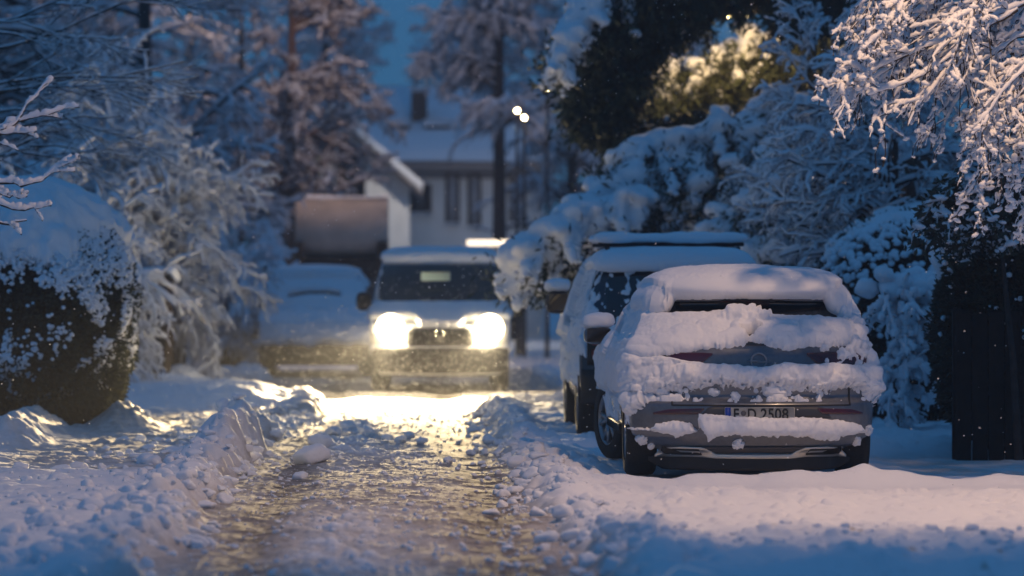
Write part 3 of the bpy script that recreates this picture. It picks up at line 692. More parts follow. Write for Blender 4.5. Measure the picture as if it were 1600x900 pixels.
for ay in (.98, 3.9):
    for sx in (-1, 1): wheel(van, sx*.82, ay, .34, .23, sx)
pp(BV, 'windscreen', van, [-.84, -.80, .80, .84], [1.25, 1.21, 1.21, 1.25], [1.60, 1.74, 1.74, 1.60], .006, GLASS, 30, 14)
pp(BV, 'bumper', van, [-.93, .93], [.26, .26], [.60, .60], .02, BLACK, 40, 8)
gr = pp(BV, 'grille', van, [-.44, -.40, .40, .44], [.64, .62, .62, .64], [.80, .86, .86, .80], .02, BLACK, 30, 6)
m = MB()
for zz in (.66, .72, .78): m.grid(BV.patch(np.linspace(-.40, .40, 20), np.full(20, zz), np.full(20, zz+.018), .03, 3))
m.build('grille_bars', METALD, gr)
m = MB(); yy = float(BV.rear(0, .80))-.04
for a_, b_ in (((0, .09), (.06, 0)), ((.06, 0), (0, -.09)), ((0, -.09), (-.06, 0)), ((-.06, 0), (0, .09))):
    m.tube((a_[0], yy, .79+a_[1]), (b_[0], yy, .79+b_[1]), .013, .013, 6)
m.build('emblem', CHROME, van)
REFL = simple('reflector_bloom', (.9, .85, .7), .3, emis=(1, .78, .42), es=14)  # wide headlamp disc given its own glow to stand in for lens bloom
HEADL = simple('headlight_glow', (.9, .85, .7), .3, emis=(1, .80, .46), es=330)
for sx in (-1, 1):
    h = pp(BV, 'headlight', van, [sx*.67-.15, sx*.67-.10, sx*.67+.10, sx*.67+.15], [.78, .72, .72, .78], [.88, .95, .95, .88], .01, simple('headlight_glass', (.12, .12, .12), .1, 0, 1), 16, 8)
    m = MB(); yy = float(BV.rear(sx*.67, .84)); m.tube((sx*.67, yy-.06, .86), (sx*.67, yy-.125, .86), .095, .08, 24); m.build('bulb', HEADL, h)
    m = MB(); m.tube((sx*.67, yy-.02, .86), (sx*.67, yy-.058, .86), .15, .19, 32); m.build('bloom_reflector', REFL, h, True)
    mirror(van, sx*.93, .95, 1.22, sx, .0, BLACK, w=.22, h=.26)
    m = MB(); m.tube((sx*.35, .78, 1.22), (sx*.02, .86, 1.27), .008, .008, 6); m.build('wiper', BLACK, van)
m = MB(); m.box((-.26, .98, 1.50), (.14, 1.0, 1.62), .004); m.build('sun_visor_card', simple('pale_card', (.45, .62, .62), .6), van)
def snow_van(x, y, z, N):
    q = np.stack([x, y, z], -1); jag = fbm3(q*9, 3)-.5; sm = fbm3(q*3, 3)-.5
    t = np.full(x.shape, -.02)
    t = np.maximum(t, arc_t(z-1.765-jag*.03, .05, .09+.02*sm))
    s = np.minimum(1.205+jag*.02-z, z-(.885+jag*.05+.085*sstep(.26, .38, np.abs(x)))); t = np.maximum(t, np.where((y < 1.2), arc_t(s, .06, .06), -.02))
    s = np.minimum(.64+jag*.04-z, z-(.57+jag*.06)); t = np.maximum(t, np.where((y < .6), arc_t(s, .03, .02), -.02))
    sd_ = (np.abs(N[..., 0]) > .6) & (fbm3(q*3, 3) > .50) & (z > .5) & (z < 1.2); t = np.maximum(t, np.where(sd_, .012, -.02))
    return t
snow_shell(BV, 'snow_cover', van, snow_van, 160, 100)
van.rotation_euler = (0, 0, -.012)

# ---- parked car on the left side
lc = thing('parked_car', 'parked car with bonnet and windscreen fully under snow, left of the oncoming van', 'car', (-1.22, 59.6, 0), .03)
KL = [(.22,.74,.12,4.2),(.30,.84,.02,4.3),(.45,.90,.0,4.35),(.62,.91,.03,4.35),(.78,.90,.12,4.3),(.88,.89,.45,4.3),(.98,.87,.85,4.25),(1.05,.85,1.05,4.2),(1.2,.80,1.28,4.1),(1.4,.73,1.58,4.0),(1.52,.66,1.8,3.9),(1.57,.5,2.1,3.7),(1.59,.2,2.6,3.2),(1.595,.02,2.9,3.0)]
BL = Body(KL, bow=.16, cr=.30, cf=.2, p=2.6, step=.02, na=80, ns=60)
body_mesh(BL, 'body', PAINTD, lc, arches=(.85, 3.5), ar=.38, az=.33)
m = MB(); m.box((-.72, .3, .18), (.72, 4.1, .32), .02); m.build('underbody', BLACK, lc)
for ay in (.85, 3.5):
    for sx in (-1, 1): wheel(lc, sx*.79, ay, .32, .21, sx)
pp(BL, 'bumper', lc, [-.90, .90], [.24, .24], [.50, .50], .02, BLACK, 30, 6)
pp(BL, 'windscreen', lc, [-.74, .74], [1.08, 1.08], [1.46, 1.46], .005, GLASS, 20, 8)
for sx in (-1, 1):
    pp(BL, 'headlight', lc, [sx*.66-.16, sx*.66+.16], [.60, .62], [.70, .74], .01, GLASS, 12, 4)
    mirror(lc, sx*.88, 1.45, 1.05, sx, .06, BLACK, w=.22, h=.2)
def snow_lc(x, y, z, N):
    q = np.stack([x, y, z], -1); jag = fbm3(q*9, 3)-.5; sm = fbm3(q*3, 3)-.5
    t = np.where(z > .50+jag*.12, .13+.12*sm, -.02)
    t = np.where((z > 1.44) & (z < 1.50) & (N[..., 1] < -.3), .05, t)
    gap = (np.abs(z-1.24-.06*np.cos(x*3.5)) < .045) & (np.abs(x+.05) < .42) & (N[..., 1] < -.2)
    t = np.where((z > 1.02) & (z < 1.45) & (N[..., 1] < -.2), .055+.04*sm, t)
    t = np.where(gap, -.02, t)
    t = np.where((np.abs(z-.985) < .035) & (y < 1.3), -.005, t)
    t = np.where((z > 1.52), .18, t)
    sd_ = (np.abs(N[..., 0]) > .7) & (z < 1.35); t = np.where(sd_ & (z > .55), .03+.05*sm, t)
    return t
snow_shell(BL, 'snow_cover', lc, snow_lc, 140, 90)

# ---- tank truck behind
tk = thing('tank_truck', 'truck with a big round beige tank body seen end on, behind the snow-covered parked car', 'truck', (-1.12, 78, 0))
m = MB(); r = .93; a = np.linspace(0, 2*PI, 49)
ys_ = [0, .0, 4.2, 4.2]
prof = [(0, 0.0), (.04, r*.93), (.0, r), (4.2, r), (4.2, 0)]
P = []
for xx, rr_ in ((-.95, 0), (-.95, .60), (-.93, .63), (.93, .63), (.95, .60), (.95, 0)):
    P.append([(xx, .9+rr_*math.cos(t), 2.60+rr_*math.sin(t)) for t in a])
m.grid(np.array(P)); m.build('tank', TANKM, tk, True)
m = MB(); m.box((-.93, .3, 1.55), (.93, 1.5, 1.98), .03); m.build('frame', METALD, tk)
for x_, x2_ in ((.72, .95), (-.95, -.8)):
    m = MB(); m.box((x_, .25, .9), (x2_, .5, 2.3), .03); m.build('support', WOODB, tk)
m = MB(); m.box((-.9, .3, .55), (.9, 6.0, .8), .03); m.build('chassis', METALD, tk)
for ay in (.9, 5.2):
    for sx in (-1, 1): wheel(tk, sx*.80, ay, .42, .28, sx)
m = MB(); m.box((-.95, 4.4, .8), (.95, 6.2, 2.5), .12); m.build('cab', PAINT2, tk)
m = MB(); u, v = np.meshgrid(np.linspace(-.96, .96, 40), np.linspace(.36*PI, .64*PI, 12)); q = .62+.06*fbm2(u*3, v*2, 3)+.01
P = np.stack([u, .9-q*np.cos(v), 2.60+q*np.sin(v)], -1); m.grid(P, True); m.build('snow_cover', SNOWF, tk, True)
# ------------------------------------------------------------------ vegetation tools
import bmesh
def nrm(v): return v/(np.linalg.norm(v, axis=-1, keepdims=True)+1e-9)
def path_from(base, d, L, n, wob, droop, rg):
    """base (K,3), d (K,3), L (K,) -> (K,n,3)"""
    K = len(base); P = np.zeros((K, n, 3)); P[:, 0] = base; d = nrm(d)
    for i in range(1, n):
        d = nrm(d + rg.normal(0, wob, (K, 3)) + np.array([0, 0, -1.0])*droop)
        P[:, i] = P[:, i-1] + d*(L/(n-1))[:, None]
    return P
def children(P, R, L, nc, lr, spread, droop, wob, rg, rr=.55, tmin=.15, n=6, upbias=0.0):
    K = len(P); m = P.shape[1]
    idx = np.repeat(np.arange(K), nc); t = rg.uniform(tmin, 1, len(idx))*(m-1); i = np.minimum(t.astype(int), m-2); f = (t-i)[:, None]
    b = P[idx, i]*(1-f)+P[idx, i+1]*f; tan = nrm(P[idx, i+1]-P[idx, i])
    perp = nrm(np.cross(tan, rg.normal(size=(len(idx), 3)))); a = rg.uniform(spread*.6, spread*1.3, len(idx))[:, None]
    d = tan*np.cos(a)+perp*np.sin(a)+np.array([0, 0, upbias])
    Lc = L[idx]*lr*rg.uniform(.6, 1.25, len(idx))*(1.15-.5*t/(m-1))
    r0 = (R[idx, i])*rr
    return path_from(b, d, Lc, n, wob, droop, rg), r0[:, None]*np.linspace(1, .45, n)[None], Lc
def resample(P, R, n):
    m = P.shape[1]; t = np.linspace(0, m-1, n); i = np.minimum(t.astype(int), m-2); f = (t-i)
    return P[:, i]*(1-f)[None, :, None]+P[:, i+1]*f[None, :, None], R[:, i]*(1-f)[None]+R[:, i+1]*f[None]
def tubes(P, R, sides=4):
    K, n, _ = P.shape
    T = nrm(np.gradient(P, axis=1)); ref = np.where(np.abs(T[..., 2:3]) < .9, np.array([0, 0, 1.0]), np.array([1.0, 0, 0]))
    A = nrm(np.cross(T, ref)); B = np.cross(T, A)
    th = np.arange(sides)*2*PI/sides
    ring = A[:, :, None]*np.cos(th)[None, None, :, None]+B[:, :, None]*np.sin(th)[None, None, :, None]
    V = (P[:, :, None]+ring*R[:, :, None, None]).reshape(-1, 3)
    k = np.arange(K)[:, None, None]*n*sides; j = np.arange(n-1)[None, :, None]*sides; s = np.arange(sides)[None, None]; s2 = (s+1) % sides
    F = np.stack([k+j+s, k+j+s2, k+j+sides+s2, k+j+sides+s], -1).reshape(-1, 4)
    return V, F
def snow_on(P, R, rad, rg, n=None, sides=5, flat=.75, minh=.15, var=.45, rime=0.0):
    if n: P, R = resample(P, R, n)
    T = nrm(np.gradient(P, axis=1)); h = np.sqrt(np.maximum(1-T[..., 2]**2, 0)); h = np.clip((h-minh)/(1-minh), 0, 1)+rime
    K, m = R.shape
    q = rg.uniform(1-var, 1+var, (K, m)); q *= np.where(rg.random((K, 1)) < .12, .3, 1)
    r = rad*h*q; r[:, 0] *= .6; r[:, -1] *= .45
    C = P+np.array([0, 0, 1.0])*(R+r*.55)[..., None]
    V, F = tubes(C, r+1e-4, sides)
    # flatten vertically about centre
    VV = V.reshape(K, m, sides, 3); VV[..., 2] = C[:, :, None, 2]+(VV[..., 2]-C[:, :, None, 2])*flat
    return VV.reshape(-1, 3), F
class Acc:
    def __init__(s): s.V = []; s.F4 = []; s.F3 = []; s.n = 0
    def add(s, V, F):
        if len(V) == 0: return
        (s.F4 if F.shape[1] == 4 else s.F3).append(F+s.n); s.V.append(V); s.n += len(V)
    def build(s, name, mat, parent=None, smooth=True):
        F = []
        if s.F4: F.append(np.vstack(s.F4))
        if s.F3: F.append(np.vstack(s.F3))
        return mesh_np(name, np.vstack(s.V), F, mat, parent, smooth)
def ico(sub):
    bm = bmesh.new(); bmesh.ops.create_icosphere(bm, subdivisions=sub, radius=1)
    V = np.array([v.co[:] for v in bm.verts]); F = np.array([[v.index for v in f.verts] for f in bm.faces]); bm.free(); return V, F
ICO = {}
for sub in (1, 2, 3):
    V, F = ico(sub); var = []
    for k in range(8):
        q = V*1.3+k*7.7; dsp = 1+.55*(fbm3(q, 2)-.5)*2*.55+(.22*(fbm3(V*4.5+k*3, 2)-.5) if sub > 2 else 0)
        var.append(V*dsp[:, None])
    ICO[sub] = (np.array(var), F)
def blobs(C, R, rg, sub=2, tilt=.3, yaw=None):
    """C (n,3) R (n,) or (n,3)"""
    C = np.asarray(C); n = len(C)
    if n == 0: return np.zeros((0, 3)), np.zeros((0, 3), int)
    R = np.asarray(R, float); R = R[:, None]*np.array([1, 1, .8]) if R.ndim == 1 else R
    var, F = ICO[sub]; V = var[rg.integers(0, 8, n)].copy()
    a = rg.uniform(0, 2*PI, n); c, s = np.cos(a)[:, None], np.sin(a)[:, None]
    x, y = V[..., 0]*c-V[..., 1]*s, V[..., 0]*s+V[..., 1]*c; V[..., 0], V[..., 1] = x, y
    V = V*R[:, None]
    b = (rg.normal(0, tilt, n))[:, None]; c, s = np.cos(b), np.sin(b); x, z = V[..., 0]*c-V[..., 2]*s, V[..., 0]*s+V[..., 2]*c; V[..., 0], V[..., 2] = x, z
    if yaw is not None:
        c, s = np.cos(yaw)[:, None], np.sin(yaw)[:, None]; x, y = V[..., 0]*c-V[..., 1]*s, V[..., 0]*s+V[..., 1]*c; V[..., 0], V[..., 1] = x, y
    V = V+C[:, None]
    Fo = (F[None]+(np.arange(n)*V.shape[1])[:, None, None]).reshape(-1, 3)
    return V.reshape(-1, 3), Fo
def chunk_templates():
    V, F = ico(3); out = []
    for k in range(10):
        g_ = np.random.default_rng(500+k); P = nrm(g_.normal(size=(9, 3))); dd = g_.uniform(.45, .85, 9); r = np.ones(len(V))
        for p_, d_ in zip(P, dd): c_ = V@p_; r = np.minimum(r, np.where(c_ > 1e-3, d_/np.maximum(c_, 1e-3), 9))
        W = V*r[:, None]; W = W*(1+.30*(fbm3(W*4+k*5, 3)-.5))[:, None]; out.append(W*1.25)
    return np.array(out), F
CH = chunk_templates()
def chunks(C, R, rg, flat=.8):
    var, F = CH; n = len(C); V = var[rg.integers(0, 10, n)].copy(); a = rg.uniform(0, 2*PI, n); c, s = np.cos(a)[:, None], np.sin(a)[:, None]
    x, y = V[..., 0]*c-V[..., 1]*s, V[..., 0]*s+V[..., 1]*c; V[..., 0], V[..., 1] = x, y; V = V*np.asarray(R)[:, None, None]*np.stack([rg.uniform(.8, 1.3, n), rg.uniform(.8, 1.3, n), rg.uniform(.5, 1.0, n)*flat*1.2], 1)[:, None]+C[:, None]
    return V.reshape(-1, 3), (F[None]+(np.arange(n)*V.shape[1])[:, None, None]).reshape(-1, 3)
def leaves(C, D, L, W, rg):
    """thin 4-sided slivers"""
    C = np.asarray(C); n = len(C); D = nrm(D); S = nrm(np.cross(D, rg.normal(size=(n, 3)))); L = np.broadcast_to(L, n)[:, None]; W = np.broadcast_to(W, n)[:, None]
    V = np.stack([C, C+D*L*.5+S*W*.5, C+D*L, C+D*L*.5-S*W*.5], 1).reshape(-1, 3)
    return V, (np.arange(n)[:, None]*4+np.arange(4)[None])
def sample_paths(P, per, rg, tmin=0):
    K, m, _ = P.shape; idx = np.repeat(np.arange(K), per); t = rg.uniform(tmin, 1, len(idx))*(m-1); i = np.minimum(t.astype(int), m-2); f = (t-i)[:, None]
    return P[idx, i]*(1-f)+P[idx, i+1]*f, nrm(P[idx, i+1]-P[idx, i])

def fused(V, F, voxel, noise=.02, seed=0):
    """melt overlapping lumps into one snow surface"""
    me = bpy.data.meshes.new('melt'); me.from_pydata([], [], []); o = mesh_np('melt', V, [F], None)
    md = o.modifiers.new('r', 'REMESH'); md.mode = 'VOXEL'; md.voxel_size = voxel
    md2 = o.modifiers.new('s', 'SMOOTH'); md2.iterations = 3; md2.factor = .6
    dg = bpy.context.evaluated_depsgraph_get(); ev = o.evaluated_get(dg).to_mesh()
    n = len(ev.vertices); W = np.empty(n*3, np.float32); ev.vertices.foreach_get('co', W); W = W.reshape(-1, 3).astype(float); N = np.empty(n*3, np.float32); ev.vertices.foreach_get('normal', N); N = N.reshape(-1, 3)
    fl = np.empty(len(ev.loops), np.int32); ev.loops.foreach_get('vertex_index', fl); lt = np.empty(len(ev.polygons), np.int32); ev.polygons.foreach_get('loop_total', lt)
    ok4 = lt == 4; st = np.concatenate([[0], np.cumsum(lt)[:-1]]); F4 = fl[st[ok4][:, None]+np.arange(4)] if ok4.any() else np.zeros((0, 4), int); F3 = fl[st[lt == 3][:, None]+np.arange(3)] if (lt == 3).any() else np.zeros((0, 3), int)
    bpy.data.objects.remove(o, do_unlink=True)
    W = W + N*((fbm3(W*7+seed, 3)-.5)*noise*2.2)[:, None]
    return W, F4.astype(int), F3.astype(int)

# ---- deciduous trees with rime and snow
def rime_tree(name, label, cat, x, y, h, seed, wood=None, limbs=14, crown=(3, 3), droop=.05, snow=.02, rise=.35, levels=3, lean=0, leafy=0, group=None, r0=.22, z0=.25, nc=(8, 8), thick=1.0, ny=1.0, rime=.25):
    rg = np.random.default_rng(seed); t = thing(name, label, cat, (x, y, 0), group=group); wood = wood or BARK
    tp = np.array([[[0, 0, -.2], [lean*.2, 0, h*.25], [lean*.5, .05, h*.5], [lean*.8, 0, h*.75], [lean, 0, h]]]); tr = np.array([[r0, r0*.8, r0*.6, r0*.4, r0*.12]])
    V, F = tubes(*resample(tp, tr, 12), 10); a = Acc(); a.add(V, F); a.build('trunk', wood, t)
    tt = rg.uniform(z0, .98, limbs); b = np.stack([lean*tt, 0*tt, h*tt], 1)
    an = rg.uniform(0, 2*PI, limbs); d = np.stack([np.cos(an)*crown[0], np.sin(an)*crown[1]*ny, np.full(limbs, rise*crown[0])+rg.uniform(-.3, .8, limbs)], 1)
    L = np.linalg.norm(d, axis=1)*(1.15-.6*tt)*rg.uniform(.75, 1.1, limbs)
    P1 = path_from(b, d, L, 8, .13, droop, rg); R1 = (r0*.35*(1.2-tt*.8))[:, None]*np.linspace(1, .25, 8)
    cr = Acc(); sn = Acc(); cr.add(*tubes(P1, R1, 6)); sn.add(*snow_on(P1, R1, snow*2.2, rg, 14))
    P, R, Lc = P1, R1, L
    lr = .42
    for lv in range(levels-1):
        last = lv == levels-2
        P, R, Lc = children(P, R, Lc, nc[lv], lr, .75, droop*(1.6+lv), .22, rg, n=5 if last else 6)
        R = np.maximum(R, .004*thick); cr.add(*tubes(P, R, 3 if last else 4)); sn.add(*snow_on(P, R, snow*(1.0 if last else 1.6), rg, None, 4, rime=rime))
    c = cr.build('crown', wood, t); sn.build('snow', SNOWF, c)
    if leafy:
        C, D = sample_paths(P, leafy, rg); V, F = leaves(C, rg.normal(size=C.shape)+np.array([0, 0, -.8]), rg.uniform(.05, .10, len(C)), .05, rg)
        a = Acc(); a.add(V, F); a.build('leaves', BARKR, c)
    return t
def arching_bush(name, label, cat, x, y, h, rad, seed, stems=70, snow=.025, wood=None, nc=(9, 6), rime=.15, droop=.13, thick=1.0, ch=.3, t0=.22):
    rg = np.random.default_rng(seed); t = thing(name, label, cat, (x, y, 0)); wood = wood or BARK
    an = rg.uniform(0, 2*PI, stems); q = np.sqrt(rg.random(stems)); base = np.stack([np.cos(an)*q*rad*.35, np.sin(an)*q*rad*.35, np.full(stems, -.05)], 1)
    d0 = np.stack([np.cos(an)*q*rad/h*1.1, np.sin(an)*q*rad/h*1.1, np.full(stems, 1.0)], 1); L = h*rg.uniform(.55, 1.1, stems)*(1.1-.30*q)
    P = path_from(base, d0, L, 12, .06, 0, rg); s = np.linspace(0, 1, 12)[None, :, None]
    P = P+np.concatenate([(np.cos(an)*rad*.55)[:, None, None]*s**3, (np.sin(an)*rad*.55)[:, None, None]*s**3, -(h*.22)*(.3+q)[:, None, None]*s**4*1.6], 2)
    R = np.full((stems, 1), .022)*np.linspace(1, .3, 12)[None]
    cr = Acc(); sn = Acc(); cr.add(*tubes(P, R, 5)); sn.add(*snow_on(P, R, snow*1.5, rg, 20, 5, rime=rime))
    Lc = np.full(stems, h*ch)
    for lv, c in enumerate(nc):
        P, R, Lc = children(P, R, Lc, c, 1.0 if lv == 0 else .5, .8, droop*(1+lv), .2, rg, n=6, tmin=.15 if lv else t0); R = np.maximum(R, .004*thick)
        cr.add(*tubes(P, R, 4)); sn.add(*snow_on(P, R, snow*(1.1-.25*lv), rg, None, 5, rime=rime))
    c = cr.build('stems', wood, t); sn.build('snow', SNOWF, c); return t
# ---- conifer boughs bent under snow pillows, given by photo position and depth
def bough_tree(name, label, cat, loc, trunk, boughs, seed, needle=NEEDLE, mat=SNOWF, group=None, sub=2):
    """boughs: list of dict(pts=[(px,py,Y)..], w=half width m, snow, needles, fing)"""
    rg = np.random.default_rng(seed); t = thing(name, label, cat, loc, group=group); L0 = np.array(loc, float)
    h, r = trunk
    tp = np.array([[[0, 0, -.2], [.03, 0, h*.4], [-.03, .03, h*.7], [0, 0, h]]]); a = Acc(); a.add(*tubes(*resample(tp, np.array([[r, r*.7, r*.45, r*.1]]), 12), 10)); a.build('trunk', BARK, t)
    wd = Acc(); nd = Acc(); sn = Acc(); bg_ = Acc()
    for b in boughs:
        pts = np.array([at(*p) for p in b['pts']])-L0; k = len(pts)
        s_ = np.linspace(0, k-1, 26); i = np.minimum(s_.astype(int), k-2); f = (s_-i)[:, None]; C = pts[i]*(1-f)+pts[i+1]*f
        C[:, 1] += .12*np.sin(np.linspace(0, 5, 26)+seed); W = b['w']*np.interp(np.linspace(0, 1, 26), [0, .3, .75, 1], b.get('prof', [.8, 1, .8, .45]))
        R = np.linspace(.05, .012, 26)
        wd.add(*tubes((C-np.array([0, 0, 1])*W[:, None]*.4)[None], R[None], 6))
        # secondary fingers spreading sideways and drooping
        nf = b.get('fing', 46); j = rg.integers(0, 25, nf); tan = nrm(C[np.minimum(j+1, 25)]-C[j]); side = nrm(np.cross(tan, [0, 0, 1.0]))*rg.choice([-1, 1], nf)[:, None]
        dF = tan*rg.uniform(.1, .9, nf)[:, None]+side*rg.uniform(.2, 1, nf)[:, None]+np.array([0, 0, -1])*rg.uniform(.0, .9, nf)[:, None]
        LF = W[j]*rg.uniform(1.1, 2.0, nf); PF = path_from(C[j]+rg.normal(0, .03, (nf, 3)), dF, LF, 7, .12, b.get('droop', .22), rg); RF = np.full((nf, 7), .010)
        wd.add(*tubes(PF-np.array([0, 0, .04]), RF, 4))
        if b.get('snow', 1) > 0:
            sc = b['snow'] if 'snow' in b else 1
            n1 = int(30*sc); q = rg.integers(0, 26, n1); cc = C[q]+rg.normal(0, 1, (n1, 3))*W[q][:, None]*np.array([.28, .5, .16]); rr = W[q]*rg.uniform(.30, .52, n1)
            bg_.add(*blobs(cc, np.stack([rr*1.25, rr*1.15, rr*.75], 1), rg, 2))
            q, _ = sample_paths(PF, int(7*sc)+1, rg); rr = rg.uniform(.04, .085, len(q))*(.6+b['w']*1.0)
            bg_.add(*blobs(q+rg.normal(0, .02, q.shape)+np.array([0, 0, .01]), np.stack([rr*1.2, rr, rr*.85], 1), rg, 2))
            q, _ = sample_paths(PF, int(8*sc), rg, .2); rr = rg.uniform(.018, .045, len(q)); sn.add(*blobs(q+rg.normal(0, .05, q.shape)-np.array([0, 0, .02]), rr, rg, 1))
        nn = b.get('needles', 60)
        if nn:
            q, dd = sample_paths(PF, nn, rg); q = q-np.array([0, 0, 1])*rg.uniform(.0, .14, len(q))[:, None]+rg.normal(0, .035, q.shape)
            nd.add(*leaves(q, dd*.7+rg.normal(0, .6, q.shape)+np.array([0, 0, -.35]), rg.uniform(.07, .15, len(q)), b.get('nw', .014), rg))
            q = C[rg.integers(0, 26, nn*26)]; ww = b['w']; q = q+rg.normal(0, 1, q.shape)*ww*np.array([.5, .6, .30])-np.array([0, 0, ww*.5])
            nd.add(*leaves(q, rg.normal(0, 1, q.shape)+np.array([0, 0, -.7]), rg.uniform(.09, .17, len(q)), b.get('nw', .014)*1.3, rg))
    c = wd.build('crown', BARK, t)
    if nd.n: nd.build('needles', needle, c, False)
    if bg_.n:
        W, F4, F3 = fused(np.vstack(bg_.V), np.vstack(bg_.F3), .034, .030, seed); sn.add(W, F4)
        if len(F3): sn.F3.append(F3+sn.n-len(W))
    if sn.n: sn.build('snow', mat, c)
    return t
def warp(P, seed, a=.24):
    q = P*np.array([.9, .9, .8])+seed*3.1
    s = 1+a*(fbm3(q, 3)-.5)*2*np.array(1.0); P = P.copy(); P[..., 0] *= s; P[..., 1] *= s; P[..., 2] *= 1+a*.35*(fbm3(q+9, 2)-.5)*2; return P
def leaf_body(rg, cx, cy, z0, z1, rx, ry, n, e=3.0, shell=.30, waist=0):
    """points inside a rounded block, close to its skin"""
    u = rg.uniform(-1, 1, (n*3, 3)); q = (np.abs(u)**e).sum(1)**(1/e); u = u/q[:, None]; dpt = 1-rg.random(n*3)**2*shell; keep = rg.random(n*3) < .8; u = (u*dpt[:, None])[keep][:n]
    w_ = 1+.10*(fbm3(u*2+cx, 3)-.5)*4*.5
    C = np.stack([cx+u[:, 0]*rx*w_, cy+u[:, 1]*ry*w_, (z0+z1)/2+u[:, 2]*(z1-z0)/2], 1); return C, u

# ================================================================== LEFT SIDE
# clipped conifer hedge with snow cap
def hedge(label, x, y, z1, rx, ry, seed, n, leafmat=HEDGE, flecks=3000, cap=.30, capw=1.0, leafsz=.07, dens=.48, group=None, slope=0, fl_r=(.018, .045), name='hedge', cat='hedge', sidebias=0.0, capside=0.0):
    rg = np.random.default_rng(seed); t = thing(name, label, cat, (x, y, 0), group=group)
    C, u = leaf_body(rg, 0, 0, -.1, z1, rx, ry, n); C[:, 2] -= slope*(-u[:, 0]+1)*.5*np.clip(C[:, 2]/z1, 0, 1)
    C = warp(C, seed); a = Acc(); a.add(*leaves(C, nrm(u)+rg.normal(0, .6, C.shape)+np.array([0, 0, .1]), rg.uniform(leafsz*.6, leafsz*1.3, len(C)), leafsz*.42, rg)); fo = a.build('foliage', leafmat, t, False)
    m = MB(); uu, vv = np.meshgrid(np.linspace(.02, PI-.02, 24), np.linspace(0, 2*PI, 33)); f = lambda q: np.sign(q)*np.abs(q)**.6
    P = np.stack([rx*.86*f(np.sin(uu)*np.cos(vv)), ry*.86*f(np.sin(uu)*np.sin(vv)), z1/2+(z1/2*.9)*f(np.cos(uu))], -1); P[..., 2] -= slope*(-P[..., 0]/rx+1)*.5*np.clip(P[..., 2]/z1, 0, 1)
    P = warp(P, seed); m.grid(P); m.build('dark_core', simple('core_shade', (.012, .012, .009), .95), fo, True)  # solid core under the leaves, inner shade put into its near-black colour
    sn = Acc()
    if cap:
        uu, vv = np.meshgrid(np.linspace(.001, .80*PI, 190), np.linspace(0, 2*PI, 361))
        S = np.stack([np.sin(uu)*np.cos(vv), np.sin(uu)*np.sin(vv), np.cos(uu)], -1); S = np.sign(S)*np.abs(S)**.8; S = S/((np.abs(S)**3).sum(-1, keepdims=True)**(1/3))
        Nn = nrm(np.sign(S)*S**2/np.array([rx, ry, z1/2]))
        P = S*np.array([rx, ry, z1/2])+np.array([0, 0, z1/2]); w3 = fbm3(P*np.array([1.5, 1.5, 1.2])+seed, 3); w4 = fbm3(P*9+seed, 2)-.5
        g = Nn[..., 2]-capw+1.5*(w3-.5)+.5*w4+capside*S[..., 0]*sstep(.35, .8, P[..., 2]/z1)
        th = np.clip(g*1.6, -.25, 1); th = np.where(th > 0, cap*np.sqrt(np.maximum(1-(1-th)**2, 0)), th*.3)+.05*w4*(th > 0)
        P = P+nrm(Nn+np.array([0, 0, .6]))*th[..., None]; P[..., 2] -= slope*(-P[..., 0]/rx+1)*.5*np.clip(P[..., 2]/z1, 0, 1)
        P = warp(P, seed); m = MB(); m.grid(P); Vc = np.vstack(m.V); Fc = np.vstack(m.F4); Fc = Fc[(th.ravel()[Fc] > -.03).any(1)]; sn.add(Vc, Fc)
    C, u = leaf_body(rg, 0, 0, .1, z1, rx*1.02, ry*1.02, flecks*4, shell=.02); C[:, 2] -= slope*(-u[:, 0]+1)*.5*np.clip(C[:, 2]/z1, 0, 1)
    msk = fbm3(C*np.array([2.2, 2.2, 1.6])+seed, 3)*.55+fbm3(C*np.array([9, 9, 6])+seed, 2)*.45+.42*(C[:, 2]/z1-.5)+sidebias*(C[:, 0]/rx)+rg.normal(0, .055, len(C)) > 1-dens
    C = warp(C[msk][:flecks], seed); rr = rg.uniform(*fl_r, len(C)); sn.add(*blobs(C, np.stack([rr*1.1, rr*1.1, rr*.9], 1), rg, 2))
    sn.build('snow', SNOW, fo)
    return t
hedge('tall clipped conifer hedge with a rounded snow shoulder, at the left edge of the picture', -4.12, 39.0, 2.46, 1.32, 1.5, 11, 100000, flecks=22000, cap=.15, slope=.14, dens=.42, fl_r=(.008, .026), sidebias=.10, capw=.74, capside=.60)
# frosted weeping bush
arching_bush('frosted_bush', 'big rounded bush of arching frosted twigs rising behind the board fence', 'bush', -3.85, 53.5, 5.2, .85, 21, stems=84, snow=.034, nc=(12, 7), ch=.17, t0=.30)
arching_bush('frosted_bush', 'second frosted bush with tangled twigs, left of the big rounded one', 'bush', -4.0, 47.0, 3.7, .7, 22, stems=60, snow=.028, ch=.2)
arching_bush('snowy_shrub', 'low snow-laden shrub between the fence and the parked car under snow', 'bush', -2.75, 61, 2.4, .5, 23, stems=40, snow=.05, nc=(8, 5), ch=.2)
arching_bush('snowy_shrub', 'tall snowy shrub rising behind the parked car under snow', 'bush', -2.9, 68, 3.7, .6, 24, stems=46, snow=.045, nc=(9, 6), ch=.18)
